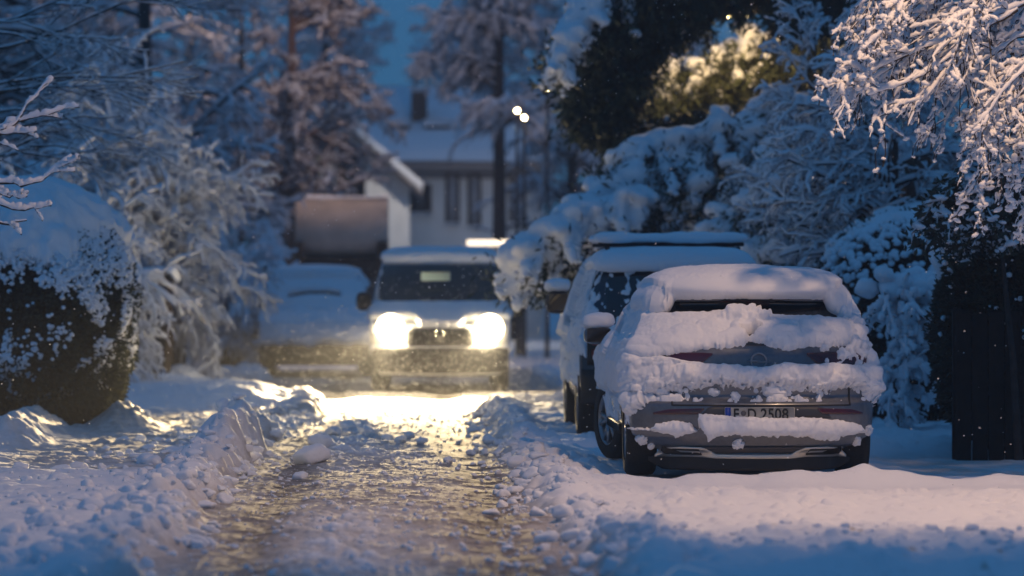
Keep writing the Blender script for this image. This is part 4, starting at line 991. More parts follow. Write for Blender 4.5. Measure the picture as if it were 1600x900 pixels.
# near bare branches reaching in from the left edge
rg = np.random.default_rng(31)
def reach(label, loc, starts, seed, snow, wood=BARK, trunk_h=4.2, nc=(5, 3), mat=None, lr=(.45, .5), cat='tree', r=.012, name='bare_tree', spread=.5, droop=.02, n_last=6, sub=None, trunk_r=.12, wob=.07, dollops=0):
    rg = np.random.default_rng(seed); L0 = np.array(loc, float); t = thing(name, label, cat, loc)
    tp = np.array([[[0, 0, -.2], [0, 0, trunk_h*.4], [.05, 0, trunk_h*.7], [0, .03, trunk_h]]]); a = Acc(); a.add(*tubes(*resample(tp, np.array([[trunk_r, trunk_r*.8, trunk_r*.5, trunk_r*.2]]), 12), 8)); a.build('trunk', wood, t)
    cr = Acc(); sn = Acc()
    for s in starts:
        pts = np.array([at(*p) for p in s])-L0; k = len(pts); s_ = np.linspace(0, k-1, 10); i = np.minimum(s_.astype(int), k-2); f = (s_-i)[:, None]; C = (pts[i]*(1-f)+pts[i+1]*f)[None]
        C = C+rg.normal(0, .012, C.shape); R = np.linspace(r, r*.35, 10)[None]; L = np.array([np.linalg.norm(pts[-1]-pts[0])])
        cr.add(*tubes(C, R, 6)); sn.add(*snow_on(C, R, snow*1.15, rg, 40, 8, .9))
        P, RR, LL = C, R, L
        for q, c in enumerate(nc):
            P, RR, LL = children(P, RR, LL, c, lr[q], spread, droop, wob, rg, rr=.6, tmin=.2); RR = np.maximum(RR, .004); cr.add(*tubes(P, RR, 4)); sn.add(*snow_on(P, RR, snow*(.92-.18*q), rg, 14, 6, .9, var=.7, rime=.02))
        if dollops:
            q_, _ = sample_paths(P, dollops, rg, .3); rr = rg.uniform(.009, .024, len(q_)); sn.add(*blobs(q_+rg.normal(0, .008, q_.shape), np.stack([rr*1.5, rr, rr*.8], 1), rg, 2, .7))
    c = cr.build('crown', wood, t); sn.build('snow', mat or SNOW, c); return t
reach('bare snow-edged sapling at the left edge, in front of the clipped hedge', (-3.0, 28.0, 0), [[(-60, 230, 28), (10, 205, 28), (45, 165, 28), (80, 122, 28)], [(-60, 225, 28), (20, 190, 28), (125, 168, 28)], [(-60, 200, 28), (0, 208, 28), (60, 208, 28)],
      [(-60, 292, 28), (20, 290, 28), (62, 285, 28), (112, 243, 28)], [(-50, 300, 28), (30, 330, 28), (82, 316, 28)], [(-60, 330, 28), (0, 350, 28), (40, 345, 28)], [(-60, 260, 28), (-5, 300, 28), (40, 310, 28)]], 32, .022, nc=(2,), lr=(.3,), trunk_h=2.6, trunk_r=.05)
reach('leafless tree spreading long thin dark twigs over the weeping bush', (-4.9, 41, 0), [[(-80, 150, 41), (60, 122, 41), (180, 120, 41), (290, 92, 41)], [(-80, 160, 41), (100, 125, 41), (235, 128, 41)], [(-80, 190, 41), (40, 170, 41), (200, 215, 41)], [(-80, 230, 41), (60, 190, 41), (190, 180, 41)],
      [(-80, 100, 41), (60, 60, 41), (180, 10, 41), (300, -20, 41)], [(-80, 60, 41), (80, 10, 41), (150, -40, 41)], [(-80, 250, 41), (50, 240, 41), (160, 260, 41)], [(-60, 40, 41), (60, 60, 41), (170, 60, 41)], [(-80, 280, 41), (60, 225, 41), (150, 235, 41)]], 33, .008, nc=(7, 5), r=.016, trunk_h=5.2)

# ================================================================== RIGHT SIDE
B = []
def bo(pts, w, **k):
    B.append(dict(pts=pts, w=w, **k))
bo([(1340, 150, 45), (1180, 175, 45), (1010, 230, 45), (950, 270, 45)], .42, snow=1.3)
bo([(1330, 250, 44.6), (1180, 260, 44.6), (1020, 300, 44.6), (900, 335, 44.4), (835, 375, 44), (810, 405, 44)], .40, snow=1.6, fing=60)
bo([(1250, 200, 44.9), (1080, 230, 44.9), (960, 290, 44.7), (900, 360, 44.5), (850, 420, 44.3)], .40, snow=1.4, fing=60)
bo([(1010, 300, 43.9), (920, 335, 43.8), (860, 370, 43.6), (825, 395, 43.5), (803, 418, 43.5)], .34, fix=1, droop=.12, snow=2.3, prof=[.8, 1, 1, .7])
bo([(1400, 230, 44), (1270, 270, 43.7), (1190, 310, 43.5), (1120, 360, 43.3)], .34, snow=1.8, prof=[1, 1, 1, .7])
bo([(1380, 300, 43.4), (1260, 320, 43.2), (1220, 370, 43), (1190, 400, 43)], .30, snow=1.8, prof=[1, 1, 1, .7])
bo([(1330, 290, 44.9), (1180, 330, 44.8), (1040, 370, 44.8), (960, 420, 44.8)], .28, snow=.9, needles=120)
bo([(1400, 120, 44.4), (1300, 170, 44.2), (1220, 230, 44), (1180, 290, 43.9)], .34, snow=1.5)
bo([(1500, 330, 43), (1420, 350, 42.6), (1360, 380, 42.3), (1325, 410, 42)], .26, snow=1.6, prof=[1, 1, 1, .6])
for b_ in B: b_['snow'] = b_['snow']*1.05; b_['needles'] = 14 if b_.get('fix') else 110; b_['nw'] = .022
bough_tree('snow_laden_spruce', 'spruce whose low boughs bend under thick blue snow pillows over the dark off-roader', 'tree', (6.1, 45.5, 0), (8, .2), B, 41)
B = []
K = dict(nw=.03)
bo([(1330, -80, 46), (1150, -40, 46), (1010, 0, 46), (930, 40, 46), (885, 85, 46)], .36, snow=.8, needles=220, fing=80, **K)
bo([(1100, -40, 46), (1010, 30, 46), (950, 90, 46), (915, 150, 46)], .34, snow=.10, needles=260, fing=90, droop=.3, **K)
bo([(1000, 60, 46.3), (970, 100, 46.2), (945, 140, 46.2), (925, 175, 46)], .30, snow=.05, needles=240, fing=90, droop=.35, **K)
bo([(1230, 170, 45.9), (1120, 175, 45.9), (1030, 195, 45.9), (960, 215, 45.8)], .20, snow=.05, needles=260, fing=80, droop=.3, **K)
bo([(1200, -140, 45.5), (1020, -80, 45.4), (925, -20, 45.3), (888, 50, 45.1), (868, 110, 45.0)], .34, snow=2.4, needles=16, fing=50, **K)
bo([(1400, -60, 45.4), (1300, -20, 45.3), (1230, 10, 45.3)], .30, snow=.05, needles=240, fing=70, **K)
bo([(1380, -120, 45.6), (1200, -70, 45.6), (1040, -30, 45.6), (930, 40, 45.6)], .38, snow=.08, needles=260, fing=80, **K)
bo([(1300, -120, 46.4), (1100, -50, 46.4), (980, 20, 46.4), (920, 100, 46.4)], .40, snow=.06, needles=260, fing=90, **K)
bo([(1400, 60, 46.2), (1330, 90, 46.2), (1270, 140, 46.2), (1220, 180, 46.2)], .30, snow=.1, needles=220, fing=70, **K)
bo([(980, 110, 45.9), (965, 140, 45.9), (945, 190, 45.9)], .24, snow=.05, needles=260, fing=70, droop=.4, **K)
bough_tree('dark_spruce', 'dark green spruce high above the off-roader with a glowing lamp inside its boughs', 'tree', (6.4, 46.8, 0), (9, .2), B, 42)
# a pine bough close to the lamp, lit yellow
B = []
bo([(1290, 40, 48.4), (1180, 60, 48.4), (1080, 95, 48.4), (1000, 125, 48.4)], .30, snow=.7, needles=150, fing=70, nw=.022)
bo([(1280, 90, 48.3), (1180, 110, 48.3), (1080, 130, 48.3), (1020, 150, 48.3)], .26, snow=.15, needles=150, fing=60, nw=.022)
bo([(1290, 10, 48.7), (1220, 60, 48.7), (1170, 100, 48.7), (1100, 110, 48.7)], .32, snow=.12, needles=150, fing=60, nw=.022)
bo([(1300, 110, 48.3), (1220, 150, 48.3), (1130, 170, 48.3)], .28, snow=.12, needles=140, fing=60, nw=.022)
bough_tree('pine', 'pine with loose yellow-green boughs catching the lamp light behind the dark spruce', 'tree', (5.6, 48.6, 0), (7.5, .15), B, 43, needle=NEEDLEY)
# frosted fine-twigged shrub tree between
rime_tree('frosted_tree', 'fine-twigged frosted tree in blue shade behind the hedge on the right', 'tree', 5.25, 40.5, 4.6, 51, limbs=40, crown=(1.35, 1.2), droop=.08, snow=.017, rime=.08, rise=.45, levels=3, r0=.09, z0=.3, nc=(12, 8), thick=1.0)
rime_tree('frosted_tree', 'slim frosted tree with bare twigs right of the snow-laden spruce', 'tree', 4.6, 42.2, 4.2, 52, limbs=24, crown=(.95, .9), droop=.04, snow=.015, rime=.08, rise=.6, levels=3, r0=.06, z0=.45, nc=(9, 6))
# lamp-lit drooping branches, near right
st = []
rg = np.random.default_rng(60)
for k in range(30):
    x0 = rg.uniform(1420, 1720); y0 = rg.uniform(-140, 60); L = rg.uniform(160, 330); ang = rg.uniform(.35, 1.25)
    x1 = x0-L*math.cos(ang); y1 = y0+L*math.sin(ang); x1 = max(x1, 1318+rg.uniform(0, 40)); Yd = rg.uniform(27.2, 29.4)
    if y1 > 120+ (x1-1320)*.75: y1 = 120+(x1-1320)*.75
    st.append([(x0, y0, Yd), ((x0+x1)/2-10, (y0+y1)/2-28, Yd-.05), (x1, y1, Yd-.15)])
st += [[(1680, 40, 28), (1590, 60, 28), (1520, 110, 28), (1470, 200, 28)], [(1640, 80, 28), (1560, 130, 28), (1500, 240, 27.9)], [(1680, -20, 28), (1560, 20, 27.7), (1440, 120, 27.5), (1350, 150, 27.4)], [(1600, -20, 28), (1450, 70, 27.7), (1340, 130, 27.5), (1318, 134, 27.4)],
       [(1640, 180, 28), (1600, 200, 28), (1585, 300, 28)], [(1680, 110, 28), (1570, 200, 28), (1520, 300, 28)], [(1680, 60, 28.2), (1610, 130, 28.2), (1560, 260, 28.2)]]
reach('tree of drooping snow-sleeved branches lit warm by a lamp, in the top right corner', (5.7, 28.6, 0), st, 61, .021, nc=(11, 6), lr=(.36, .5), r=.012, trunk_h=5.5, spread=.65, droop=.17, wob=.20, dollops=1)
# dark hedge with snow cushion
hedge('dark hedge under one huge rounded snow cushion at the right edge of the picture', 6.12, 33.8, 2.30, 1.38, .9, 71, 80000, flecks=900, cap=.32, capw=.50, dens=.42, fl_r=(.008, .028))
# spiky snow clumps hanging on its front
rg = np.random.default_rng(72); t = thing('snowy_branch', 'dark evergreen bush with round snow clumps on its leaves, in front of the snow-capped hedge', 'bush', (5.1, 32.6, 0))
st_ = np.array([at(rg.uniform(1450, 1610), rg.uniform(270, 330), 32.6+rg.uniform(-.2, .2)) for k in range(40)])-np.array([5.1, 32.6, 0])
P = path_from(st_, rg.normal(0, 1, (40, 3))*np.array([.7, .4, .2])+np.array([-.1, -.3, -.8]), rg.uniform(.3, .55, 40), 6, .2, .2, rg); R = np.full((40, 6), .006); a = Acc(); a.add(*tubes(P, R, 4))
tp = np.array([[[.2, .1, -.1], [.15, .1, .8], [.05, 0, 1.6], [0, 0, 2.3]]]); a.add(*tubes(tp, np.array([[.04, .03, .02, .01]]), 6)); cw = a.build('twigs', BARK, t)
q, d_ = sample_paths(P, 60, rg); a = Acc(); a.add(*leaves(q+rg.normal(0, .05, q.shape), rg.normal(size=q.shape), .09, .035, rg)); a.build('foliage', HEDGE, cw, False)
q, d_ = sample_paths(P, 9, rg); q = q[fbm3(q*5, 2) > .47]; rr = rg.uniform(.015, .05, len(q)); a = Acc(); W, F4, F3 = fused(*blobs(q+rg.normal(0, .03, q.shape), np.stack([rr*1.5, rr*1.2, rr*.7], 1), rg, 2), .012, .02, 3); a.add(W, F4); a.add(*snow_on(P, R, .02, rg, 12, 6, .9, rime=.2)); a.build('snow', SNOW, cw)
# board fence at the far right
def board_fence(label, x0, y0, x1, y1, h, seed, mat=WOODD, snow=.08, bw=.14, zb=-.05, group=None):
    rg = np.random.default_rng(seed); L = math.hypot(x1-x0, y1-y0); t = thing('board_fence', label, 'fence', (x0, y0, 0), math.atan2(y1-y0, x1-x0), group)
    m = MB(); n = int(L/bw)
    for k in range(n):
        hh = h+rg.normal(0, .008); m.box((k*bw+.004, -.012+rg.normal(0, .002), zb), ((k+1)*bw-.004, .012, hh), .002)
    m.build('board_panel', mat, t)
    for z in (h*.25, h*.8):
        m = MB(); m.box((0, .016, z-.04), (L, .06, z+.04)); m.build('rail', mat, t)
    for k in range(int(L/1.9)+1):
        m = MB(); m.box((k*1.9-.05+.03, .062, zb), (k*1.9+.08, .16, h+.03), .004); m.build('post', mat, t)
    if snow:
        u, v = np.meshgrid(np.linspace(0, L, int(L/.04)), np.linspace(0, PI, 13)); q = snow*(.7+.9*fbm2(u*1.8+seed, u*0, 3)); P = np.stack([u, np.cos(v)*(.05+q*.4), h+np.sin(v)*q], -1); m = MB(); m.grid(P); m.build('snow', SNOW, t, True)
    return t
board_fence('dark upright board fence at the right edge beneath the snow-capped hedge', 4.80, 33.0, 7.2, 32.8, 1.22, 81, snow=0)
board_fence('weathered brown board fence with snow on top, running along the pavement behind the clipped hedge', -3.00, 49.95, -3.30, 60.0, 1.50, 82, WOODB, snow=.16)
board_fence('short dark board fence facing the road, at the near end of the long brown one', -3.75, 49.75, -3.03, 49.82, 1.52, 83, WOODD, snow=.14)
# snow-hung arch of vines
rg = np.random.default_rng(91); t = thing('snowy_vine', 'tangled vine over a small frame, hung with blue snow, between hatchback and dark fence', 'vine', (4.95, 36.4, 0)); L0 = np.array((4.95, 36.4, 0.))
fr = MB()
pa, pb, pc_, pd = [at(*p)-L0 for p in ((1400, 700, 36.4), (1400, 480, 36.4), (1512, 485, 36.2), (1512, 705, 36.2))]
fr.tube(pa, pb, .03, .03, 8); fr.tube(pb, pc_, .03, .03, 8); fr.tube(pc_, pd, .03, .03, 8); fw = fr.build('frame', WOODD, t, True)
cr = Acc(); sn = Acc(); ST = [];
for k in range(90):
    e = rg.random(); 
    if e < .55: p = at(rg.uniform(1385, 1425), rg.uniform(450, 640), 36.3+rg.uniform(-.25, .3))
    elif e < .8: p = at(rg.uniform(1400, 1515), rg.uniform(450, 495), 36.3+rg.uniform(-.2, .2))
    else: p = at(rg.uniform(1480, 1515), rg.uniform(480, 600), 36.2)
    ST.append(p-L0)
ST = np.array(ST); P = path_from(ST, rg.normal(0, 1, ST.shape)*np.array([.7, .5, .4])+np.array([0, -.1, -.6]), rg.uniform(.2, .5, 90), 7, .25, .2, rg); R = np.full((90, 7), .006)
cr.add(*tubes(P, R, 4)); sn.add(*snow_on(P, R, .035, rg, 14, 6, .95, rime=.45)); P2, R2, L2 = children(P, R, np.full(90, .35), 3, .6, .8, .15, .2, rg); cr.add(*tubes(P2, R2, 3)); sn.add(*snow_on(P2, R2, .025, rg, 10, 5, .95, rime=.4))
q, _ = sample_paths(P[:50], 3, rg); rr = rg.uniform(.03, .075, len(q)); sn.add(*blobs(q, rr, rg, 2))
q = np.array([at(rg.normal(1440, 28), rg.normal(445, 14), 36.3+rg.normal(0, .12)) for _ in range(26)])-L0; sn.add(*blobs(q, rg.uniform(.06, .14, 26), rg, 3))
cw = cr.build('stems', BARK, t); sn.build('snow', SNOWF, cw)
# hedge mass behind it, dark
hedge('dark leafy hedge in deep shade behind the hatchback', 5.9, 39.5, 2.2, 1.5, 1.0, 73, 42000, flecks=3000, cap=.10, capw=.75, dens=.44, fl_r=(.02, .045))
# snow-dusted low conifer right of the car roof
# ================================================================== BACKGROUND TREES
rime_tree('background_tree', 'tall frosted tree with dark tangled crown in the upper left', 'tree', -7.4, 78, 12, 101, limbs=60, crown=(3.6, 3), droop=.05, snow=.025, rise=.4, levels=3, z0=.18, nc=(11, 9), thick=2, rime=.12)
rime_tree('background_tree', 'frosted tree with dense crown between the tall dark one and the rust-brown one', 'tree', -4.6, 70, 11, 102, limbs=54, crown=(2.8, 2.4), droop=.06, snow=.025, rise=.4, levels=3, z0=.22, nc=(11, 8), thick=2, rime=.12)
rime_tree('beech_tree', 'tree still holding rust-brown leaves, left of the gap of sky', 'tree', -2.3, 84, 9.5, 103, limbs=46, crown=(2.5, 2.4), droop=.05, snow=.02, rise=.35, levels=3, z0=.30, nc=(11, 8), leafy=3, wood=BARKR, thick=2, rime=.12)
rime_tree('birch_tree', 'tall birch with hanging frosted twigs right of the gap of sky', 'tree', 2.35, 88, 11.5, 104, limbs=60, crown=(2.2, 2.2), droop=.13, snow=.025, rise=.5, levels=3, z0=.40, nc=(11, 9), thick=2, rime=.12, r0=.2)
rime_tree('background_tree', 'frosted tree behind the dark spruce, with lamps glinting through it', 'tree', 4.3, 94, 10.5, 105, limbs=64, crown=(2.2, 2.2), droop=.12, snow=.024, rise=.4, levels=3, z0=.12, nc=(11, 8), leafy=1, thick=2, rime=.12)
rime_tree('background_tree', 'bushy frosted tree just right of the birch, low over the street', 'tree', 4.9, 70, 6.8, 106, limbs=46, crown=(1.5, 1.6), droop=.10, snow=.025, rise=.4, levels=3, z0=.30, nc=(11, 8), leafy=1, thick=2, rime=.12)
rime_tree('background_tree', 'wide frosted tree behind the spruces on the right, mostly hidden', 'tree', 9.0, 66, 10, 107, limbs=50, crown=(3.4, 2.4), droop=.08, snow=.025, rise=.4, levels=3, z0=.1, nc=(10, 8), thick=2, rime=.12)
rime_tree('background_tree', 'frosted tree with crossing limbs at the far left edge', 'tree', -6.2, 58, 9, 108, limbs=56, crown=(2.4, 2.2), droop=.06, snow=.024, rise=.4, levels=3, z0=.12, nc=(11, 9), thick=2, rime=.12)
rime_tree('background_tree', 'small frosted tree above the round tank of the truck', 'tree', -2.9, 98, 7.5, 109, limbs=40, crown=(1.7, 1.7), droop=.08, snow=.025, rise=.4, levels=3, z0=.25, nc=(9, 7), thick=2, rime=.12)
rime_tree('background_tree', 'distant frosted tree closing the view left of the sky gap, behind the rust-brown one', 'tree', -5.6, 104, 13, 111, limbs=60, crown=(3.2, 2.8), droop=.06, snow=.03, rise=.4, levels=3, z0=.15, nc=(11, 8), thick=2.5, rime=.2)
rime_tree('background_tree', 'distant slender frosted tree just left of the sky gap, tallest of the far ones', 'tree', -2.2, 118, 14, 112, limbs=64, crown=(2.2, 2.0), droop=.08, snow=.03, rise=.5, levels=3, z0=.30, nc=(11, 8), thick=2.5, rime=.2)
rime_tree('background_tree', 'distant frosted tree right of the big pale house, beyond the far globe lamps', 'tree', 7.4, 109, 13, 113, limbs=64, crown=(2.6, 2.4), droop=.10, snow=.03, rise=.4, levels=3, z0=.2, nc=(11, 9), thick=2.5, rime=.2)
rime_tree('background_tree', 'distant frosted tree rising behind the roof of the big pale house', 'tree', 2.4, 128, 14, 114, limbs=60, crown=(2.0, 2.0), droop=.10, snow=.03, rise=.4, levels=3, z0=.38, nc=(11, 8), thick=2.5, rime=.2)
rime_tree('background_tree', 'far frosted tree at the upper left, behind the bare spreading tree', 'tree', -9.6, 98, 13, 115, limbs=60, crown=(3.2, 2.8), droop=.06, snow=.03, rise=.4, levels=3, z0=.15, nc=(11, 8), thick=2.5, rime=.2)
# ================================================================== HOUSES
hs = thing('house', 'large pale house with snowy roof, chimney and two dormers at the street end', 'house', (1.4, 112, 0))
def hp(px, py, Y=112): p = at(px, py, Y); return p[0]-1.4, p[2]
x0, zt_ = hp(585, 250); x1, _ = hp(850, 250); ze = zt_
m = MB(); m.box((x0, 0, -.2), (x1, 9, ze)); m.build('wall', WALLW, hs)
zr = hp(0, 135)[1]
m = MB(); xa, xb = x0-.3, x1+.3
m.add([(xa, -.5, ze-.12), (xb, -.5, ze-.12), (xb, 4.5, zr), (xa, 4.5, zr), (xb, 9.5, ze-.12), (xa, 9.5, ze-.12), (xa, -.5, ze-.3), (xb, -.5, ze-.3), (xb, 9.5, ze-.3), (xa, 9.5, ze-.3)], [(0, 1, 2, 3), (3, 2, 4, 5), (0, 6, 7, 1), (4, 8, 9, 5), (6, 9, 8, 7)])
m.add([(xa, -.5, ze-.12), (xa, 4.5, zr), (xa, 9.5, ze-.12)], [(0, 1, 2)]); m.add([(xb, -.5, ze-.12), (xb, 4.5, zr), (xb, 9.5, ze-.12)], [(0, 2, 1)])
rf = m.build('roof', EAVE, hs)
m = MB(); u, v = np.meshgrid(np.linspace(xa-.05, xb+.05, 60), np.linspace(0, 1, 20)); P = np.stack([u, -.58+5.1*v, ze-.08+(zr-ze+.12)*v+.22*(.6+.5*fbm2(u, v*4, 3))*np.minimum(1, v*12+.2)], -1); m.grid(P)
P2 = np.stack([u, 9.6-5.1*v, ze-.08+(zr-ze+.12)*v+.22], -1); m.grid(P2, True); m.build('roof_snow', SNOWF, rf, True)
cx, cz = hp(655, 185, 116); cx, cz = hp(655, 190, 114); m = MB(); m.box((cx-.24, 1.9, cz-1.0), (cx+.24, 2.5, hp(0, 143, 114)[1]), .02); ch = m.build('chimney', CHIM, rf)
m = MB(); m.box((cx-.28, 1.85, hp(0, 143, 114)[1]+.003), (cx+.28, 2.55, hp(0, 143, 114)[1]+.15), .06); m.build('chimney_snow', SNOWF, ch)
for a_, b_ in ((604, 640), (664, 702)):
    xa_, z0_ = hp(a_, 212, 114); xb_, z1_ = hp(b_, 198, 114); m = MB(); m.box((xa_, 1.3, z0_-.1), (xb_, 3.5, z1_), .01); dm = m.build('dormer', METALD, rf)
    m = MB(); m.box((xa_-.1, 1.15, z1_+.004), (xb_+.1, 3.6, z1_+.2), .08); m.build('dormer_snow', SNOWF, dm)
m = MB(); xa_, z0_ = hp(600, 250); m.box((xa_, -.06, ze-.55), (x1-.2, -.004, ze-.32), .01); m.build('eave_panel', EAVE, hs)
def window(parent, xa, xb, za, zb, y=-.0, glassm=GLASS, fw=.08, name='window'):
    m = MB(); 
    m.box((xa-fw, y-.07, za-fw), (xa, y-.003, zb+fw)); m.box((xb, y-.07, za-fw), (xb+fw, y-.003, zb+fw)); m.box((xa, y-.07, zb), (xb, y-.003, zb+fw)); m.box((xa, y-.07, za-fw), (xb, y-.003, za))
    w_ = m.build(name, WOODB, parent); m = MB(); m.box((xa, y-.03, za), (xb, y-.004, zb)); m.build('pane', glassm, w_)
    m = MB(); m.box((xa-fw, y-.16, za-fw-.05), (xb+fw, y-.072, za-fw+.05), .03); m.build('sill_snow', SNOWF, w_); return w_
for a_, b_, c_, d_ in ((640, 670, 330, 292), (700, 714, 345, 275), (735, 748, 350, 275), (800, 818, 345, 262)):
    xa_, z0_ = hp(a_, c_); xb_, z1_ = hp(b_, d_); window(hs, xa_, xb_, z0_, z1_, glassm=GLASS if a_ == 640 else PALEPANE)
# gabled annexe in front with its roof slope falling to the right
gx = thing('annexe', 'lower pale gabled house with a long roof slope falling towards the big pale house', 'house', (-1.7, 104, 0))
def gp(px, py): p = at(px, py, 104); return p[0]+1.7, p[2]
a1, z1_ = gp(392, 300); a2, z2_ = gp(640, 292); ap, zp = gp(520, 185)
m = MB(); V = [(a1, 0, -.2), (a2, 0, -.2), (a2, 0, z2_), (ap, 0, zp), (a1, 0, z1_)]; V2 = [(x, 6, z) for x, y, z in V]
m.prism([(v[0], v[2]) for v in V], 0, 6); m.build('wall', WALLW, gx)
for sgn, (xe, ze_) in ((1, (a2+.35, z2_-.25)), (-1, (a1-.35, z1_-.25))):
    for nm, off, th, mt in (('roof', .02, .10, EAVE), ('roof_snow', .122, .24, SNOWF)):
        n = np.array([zp-ze_, abs(xe-ap)])*1.0; n = n/np.linalg.norm(n); n[0] *= sgn
        A_ = np.array([ap, zp])+np.array([0, off]); B_ = np.array([xe, ze_])+np.array([0, off]); C_ = B_+np.array([0, th]); D_ = A_+np.array([0, th])
        m = MB(); pts = [A_, B_, C_, D_]; V = [(p[0], -.45, p[1]) for p in pts]+[(p[0], 6.4, p[1]) for p in pts]; m.add(V, [(0, 1, 5, 4), (1, 2, 6, 5), (2, 3, 7, 6), (3, 0, 4, 7), (0, 3, 2, 1), (4, 5, 6, 7)])
        o_ = m.build(nm, mt, gx if nm == 'roof' else last_roof); last_roof = o_
xa_, z0_ = gp(530, 305); xb_, z1__ = gp(566, 238); window(gx, xa_, xb_, z0_, z1__)
gg = thing('green_house', 'narrow pale green house front seen left of the gabled house', 'house', (-3.0, 100, 0))
def gq(px, py): p = at(px, py, 100); return p[0]+3.0, p[2]
a1, z1_ = gq(410, 236); a2, _ = gq(498, 236); m = MB(); m.box((a1, 0, -.2), (a2, 5, z1_)); m.build('wall', WALLG, gg)
m = MB(); m.box((a1-.2, -.3, z1_+.003), (a2+.2, 5.3, z1_+.12)); r_ = m.build('roof', EAVE, gg); m = MB(); m.box((a1-.22, -.32, z1_+.123), (a2+.22, 5.3, z1_+.42), .12); m.build('roof_snow', SNOWF, r_)
xa_, z0_ = gq(430, 300); xb_, z1__ = gq(446, 255); window(gg, xa_, xb_, z0_, z1__)
# far street lamps and lights seen through the trees
BUL2 = simple('distant_lamp_glass', (.8, .7, .5), .4, emis=(1, .66, .26), es=200)
for k, (px, py, Y, r, lab) in enumerate(((808, 173, 82, .026, 'lit globe lamp on a tall far pole, upper one of the close pair'), (819, 184, 81, .028, 'lit globe lamp on a far pole, lower one of the close pair'), (855, 138, 80, .020, 'small lit globe lamp just left of the dark spruce'))):
    p = at(px, py, Y); t = thing('globe_lamp', lab, 'street lamp', (p[0], Y, 0), group='lit globe lamps beyond the trees')
    m = MB(); m.tube((0, 0, -.1), (0, 0, p[2]-r), .05, .03, 8); m.build('post', METALD, t, True)
    V, F = ICO[2][0][0]*r, ICO[2][1]; V = ico(2)[0]*r+np.array([0, 0, p[2]]); mesh_np('bulb', V, [F], BUL2, t)
    m = MB(); m.tube((0, 0, p[2]+r*.9), (0, 0, p[2]+r*1.2), r*1.3, r*.3, 12); m.build('cap', METALD, t)
add_light('far_lamp_light', 'POINT', tuple(at(812, 185, 101)), 260, (1, .86, .74), .1)
# lit strip above the van roof on an added shelter, built to carry the glow
p = at(762, 380, 84); t = thing('added_shelter', 'small made-up shelter carrying a pale lit strip, with snowy roof, showing just above the van roof', 'shelter', (p[0], 84, 0))
m = MB(); m.box((-.75, -.6, p[2]-.2), (.75, .8, p[2]-.14), .01); rf = m.build('roof', METALD, t)
m = MB(); m.box((-.78, -.5, p[2]-.137), (.78, .8, p[2]-.05), .03); m.build('roof_snow', SNOWF, rf)
m = MB(); m.box((-.46, -.70, p[2]-.05), (.46, -.61, p[2]+.06), .01); m.build('strip_lamp', simple('strip_lamp_glow', (.9, .85, .75), .4, emis=(1, .80, .58), es=1.6), t)
for sx in (-.7, .7):
    for yy in (-.5, .7): m = MB(); m.tube((sx, yy, -.1), (sx, yy, p[2]-.2), .03, .03, 8); m.build('post', METALD, t, True)
m = MB(); m.box((-.7, .68, .2), (.7, .70, p[2]-.3)); m.build('pane', GLASS, t)

# lamps of the street
street_lamp('street lamp hidden in the dark spruce, its warm light glowing through the needles', 5.35, 47.0, 4.60, -1.25, 60, None, None, .5, (1, .66, .30), .10)
street_lamp('street lamp on the right verge near the camera, throwing warm light on the hatchback', 6.6, 24.2, 7.2, -2.2, 980, 100, (1.8, 25.6, 0), .55, (1, .60, .33), .16)
street_lamp('tall street lamp beside the round tank of the truck, warming the twigs above', -3.1, 76.7, 9.6, 1.9, 430, None, None, .5, (1, .60, .34), .12)
# van headlights
for sx in (-1, 1):
    add_light('headlight_beam', 'SPOT', (.58+sx*.67, 51.44, .86), 24000, (1, .76, .42), .09, (.58+sx*.62-.5, 47.0, 0), 30, 1.0, None)
for sx, ax, ay, pw, cone in ((-1, -2.6, 36.5, 42000, 11), (-1, -.5, 40.5, 2500, 10), (1, .6, 40.5, 2500, 10)):
    add_light('dipped_beam', 'SPOT', (.58+sx*.67, 51.43, .87), pw, (1, .72, .36), .07, (ax, ay, 0), cone, .9)
# snow crumbs thrown up along the banks, and clods on the road
rg = np.random.default_rng(301)
def crumbs(n, fx, y0, y1, r, name, lab):
    Y = y0+(y1-y0)*rg.random(n)**1.2; X = fx(Y, n); z, _ = H(X, Y); rr = r[0]+(r[1]-r[0])*rg.random(n)**3
    a = Acc(); a.add(*chunks(np.stack([X, Y, z+rr*.15], 1), rr, rg)); kind(a.build(name, SNOW), 'stuff', lab)
crumbs(900, lambda Y, n: edgeR(Y)+rg.normal(.12, .16, n), 19, 44, (.006, .06), 'snow_crumbs', 'loose snow crumbs along the right bank')
crumbs(1700, lambda Y, n: edgeL(Y)-np.abs(rg.normal(0, .7, n))+.08, 19, 44, (.006, .07), 'snow_crumbs', 'loose snow crumbs along the left bank')
crumbs(2600, lambda Y, n: rg.uniform(-1.15, .95, n)+.0*Y, 19, 46, (.004, .022), 'snow_crumbs', 'small crumbs of snow on the slushy road')
crumbs(500, lambda Y, n: rg.uniform(1.2, 4.6, n), 19, 22.2, (.008, .035), 'snow_crumbs', 'crumbs of snow on the verge')
V0, F0 = CH; clod0 = None
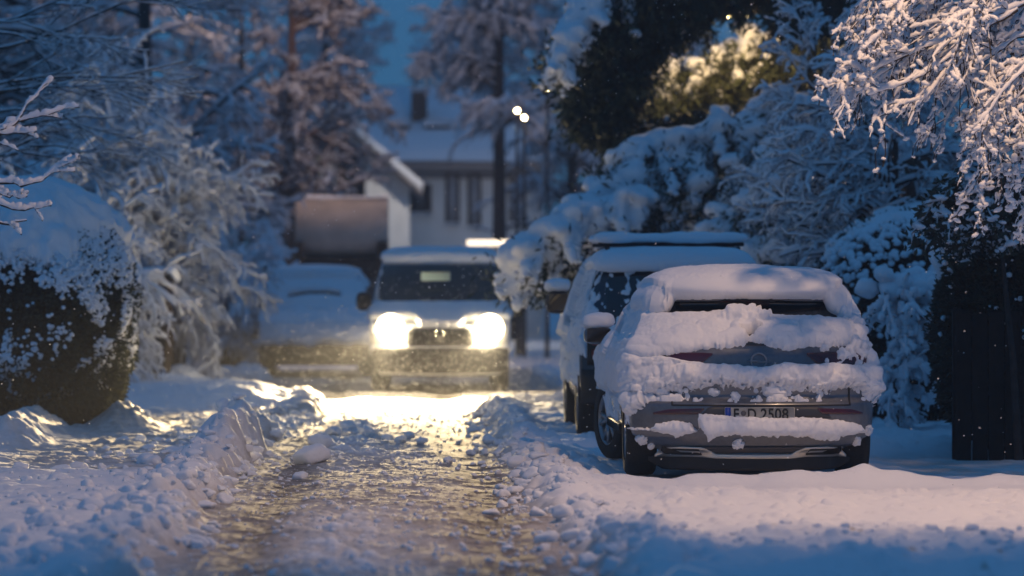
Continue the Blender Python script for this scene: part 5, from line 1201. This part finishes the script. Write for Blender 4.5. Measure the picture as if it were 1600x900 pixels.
for k, (px, py, r) in enumerate(((500, 700, .10), (520, 683, .07), (488, 722, .13), (545, 673, .08), (576, 682, .07), (604, 690, .05), (626, 692, .05), (660, 694, .045), (640, 684, .05), (505, 686, .06), (430, 690, .06), (560, 668, .06), (470, 745, .05), (700, 720, .035))):
    Y = 1.48*6000/(py-441); X = (px-620)/6000*Y; 
    if clod0 is None:
        me_o = mesh_np('snow_clod', V0[0]*np.array([1, 1, .75]), [F0], SNOW); clod0 = me_o
        o = me_o
    else: o = clod0.copy(); COL.objects.link(o)
    o.location = (X, Y, GZ(X, Y)+r*.35); o.scale = (r, r, r); o.rotation_euler = (0, 0, k*1.3)
    o['label'] = 'rounded clod of snow lying on the slushy road before the van'; o['category'] = 'snow clod'; o['group'] = 'snow clods scattered on the road'
# falling snow
rg = np.random.default_rng(200)
n = 3800; Y = rg.uniform(24, 60, n); C = np.stack([rg.uniform(-.11, .16, n)*Y, Y, rg.uniform(.0, 4.6, n)], 1)
n2 = 3800; C2 = np.stack([rg.normal(.6, 1.1, n2), rg.uniform(44, 51.2, n2), np.abs(rg.normal(.55, .45, n2))], 1)
a = Acc(); C = np.vstack([C, C2]); a.add(*blobs(C, rg.uniform(.0022, .0062, len(C))*np.where(rg.random(len(C)) < .02, 1.5, 1), rg, 1))
FL, nt_, b_ = newmat('snowflake'); b_.inputs['Base Color'].default_value = (.9, .9, .92, 1); b_.inputs['Roughness'].default_value = .5
tr = nt_.nodes.new('ShaderNodeBsdfTranslucent'); tr.inputs['Color'].default_value = (.95, .95, .95, 1); ms = nt_.nodes.new('ShaderNodeMixShader'); ms.inputs[0].default_value = .6
nt_.links.new(b_.outputs[0], ms.inputs[1]); nt_.links.new(tr.outputs[0], ms.inputs[2]); nt_.links.new(ms.outputs[0], nt_.nodes['Material Output'].inputs['Surface'])
fs = a.build('falling_snow', FL); kind(fs, 'stuff', 'falling snowflakes')
# haze
HAZE = True
if HAZE:
    m = MB(); m.box((-40, -10, -1.2), (40, 190, 16)); hz = m.build('haze', None); kind(hz, 'stuff', 'cold misty air'); hz.display_type = 'WIRE'
    hm = bpy.data.materials.new('haze'); hm.use_nodes = True; nn = hm.node_tree; nn.nodes.clear(); out = nn.nodes.new('ShaderNodeOutputMaterial'); pv = nn.nodes.new('ShaderNodeVolumePrincipled')
    pv.inputs['Color'].default_value = (.85, .88, .95, 1); pv.inputs['Density'].default_value = .0017; pv.inputs['Anisotropy'].default_value = .0
    nn.links.new(pv.outputs[0], out.inputs['Volume']); hz.data.materials.append(hm)
scene.cycles.volume_bounces = 0; scene.cycles.max_bounces = 5; scene.cycles.diffuse_bounces = 3; scene.cycles.glossy_bounces = 2; scene.cycles.transmission_bounces = 2; scene.cycles.transparent_max_bounces = 4
scene.cycles.sample_clamp_indirect = 4
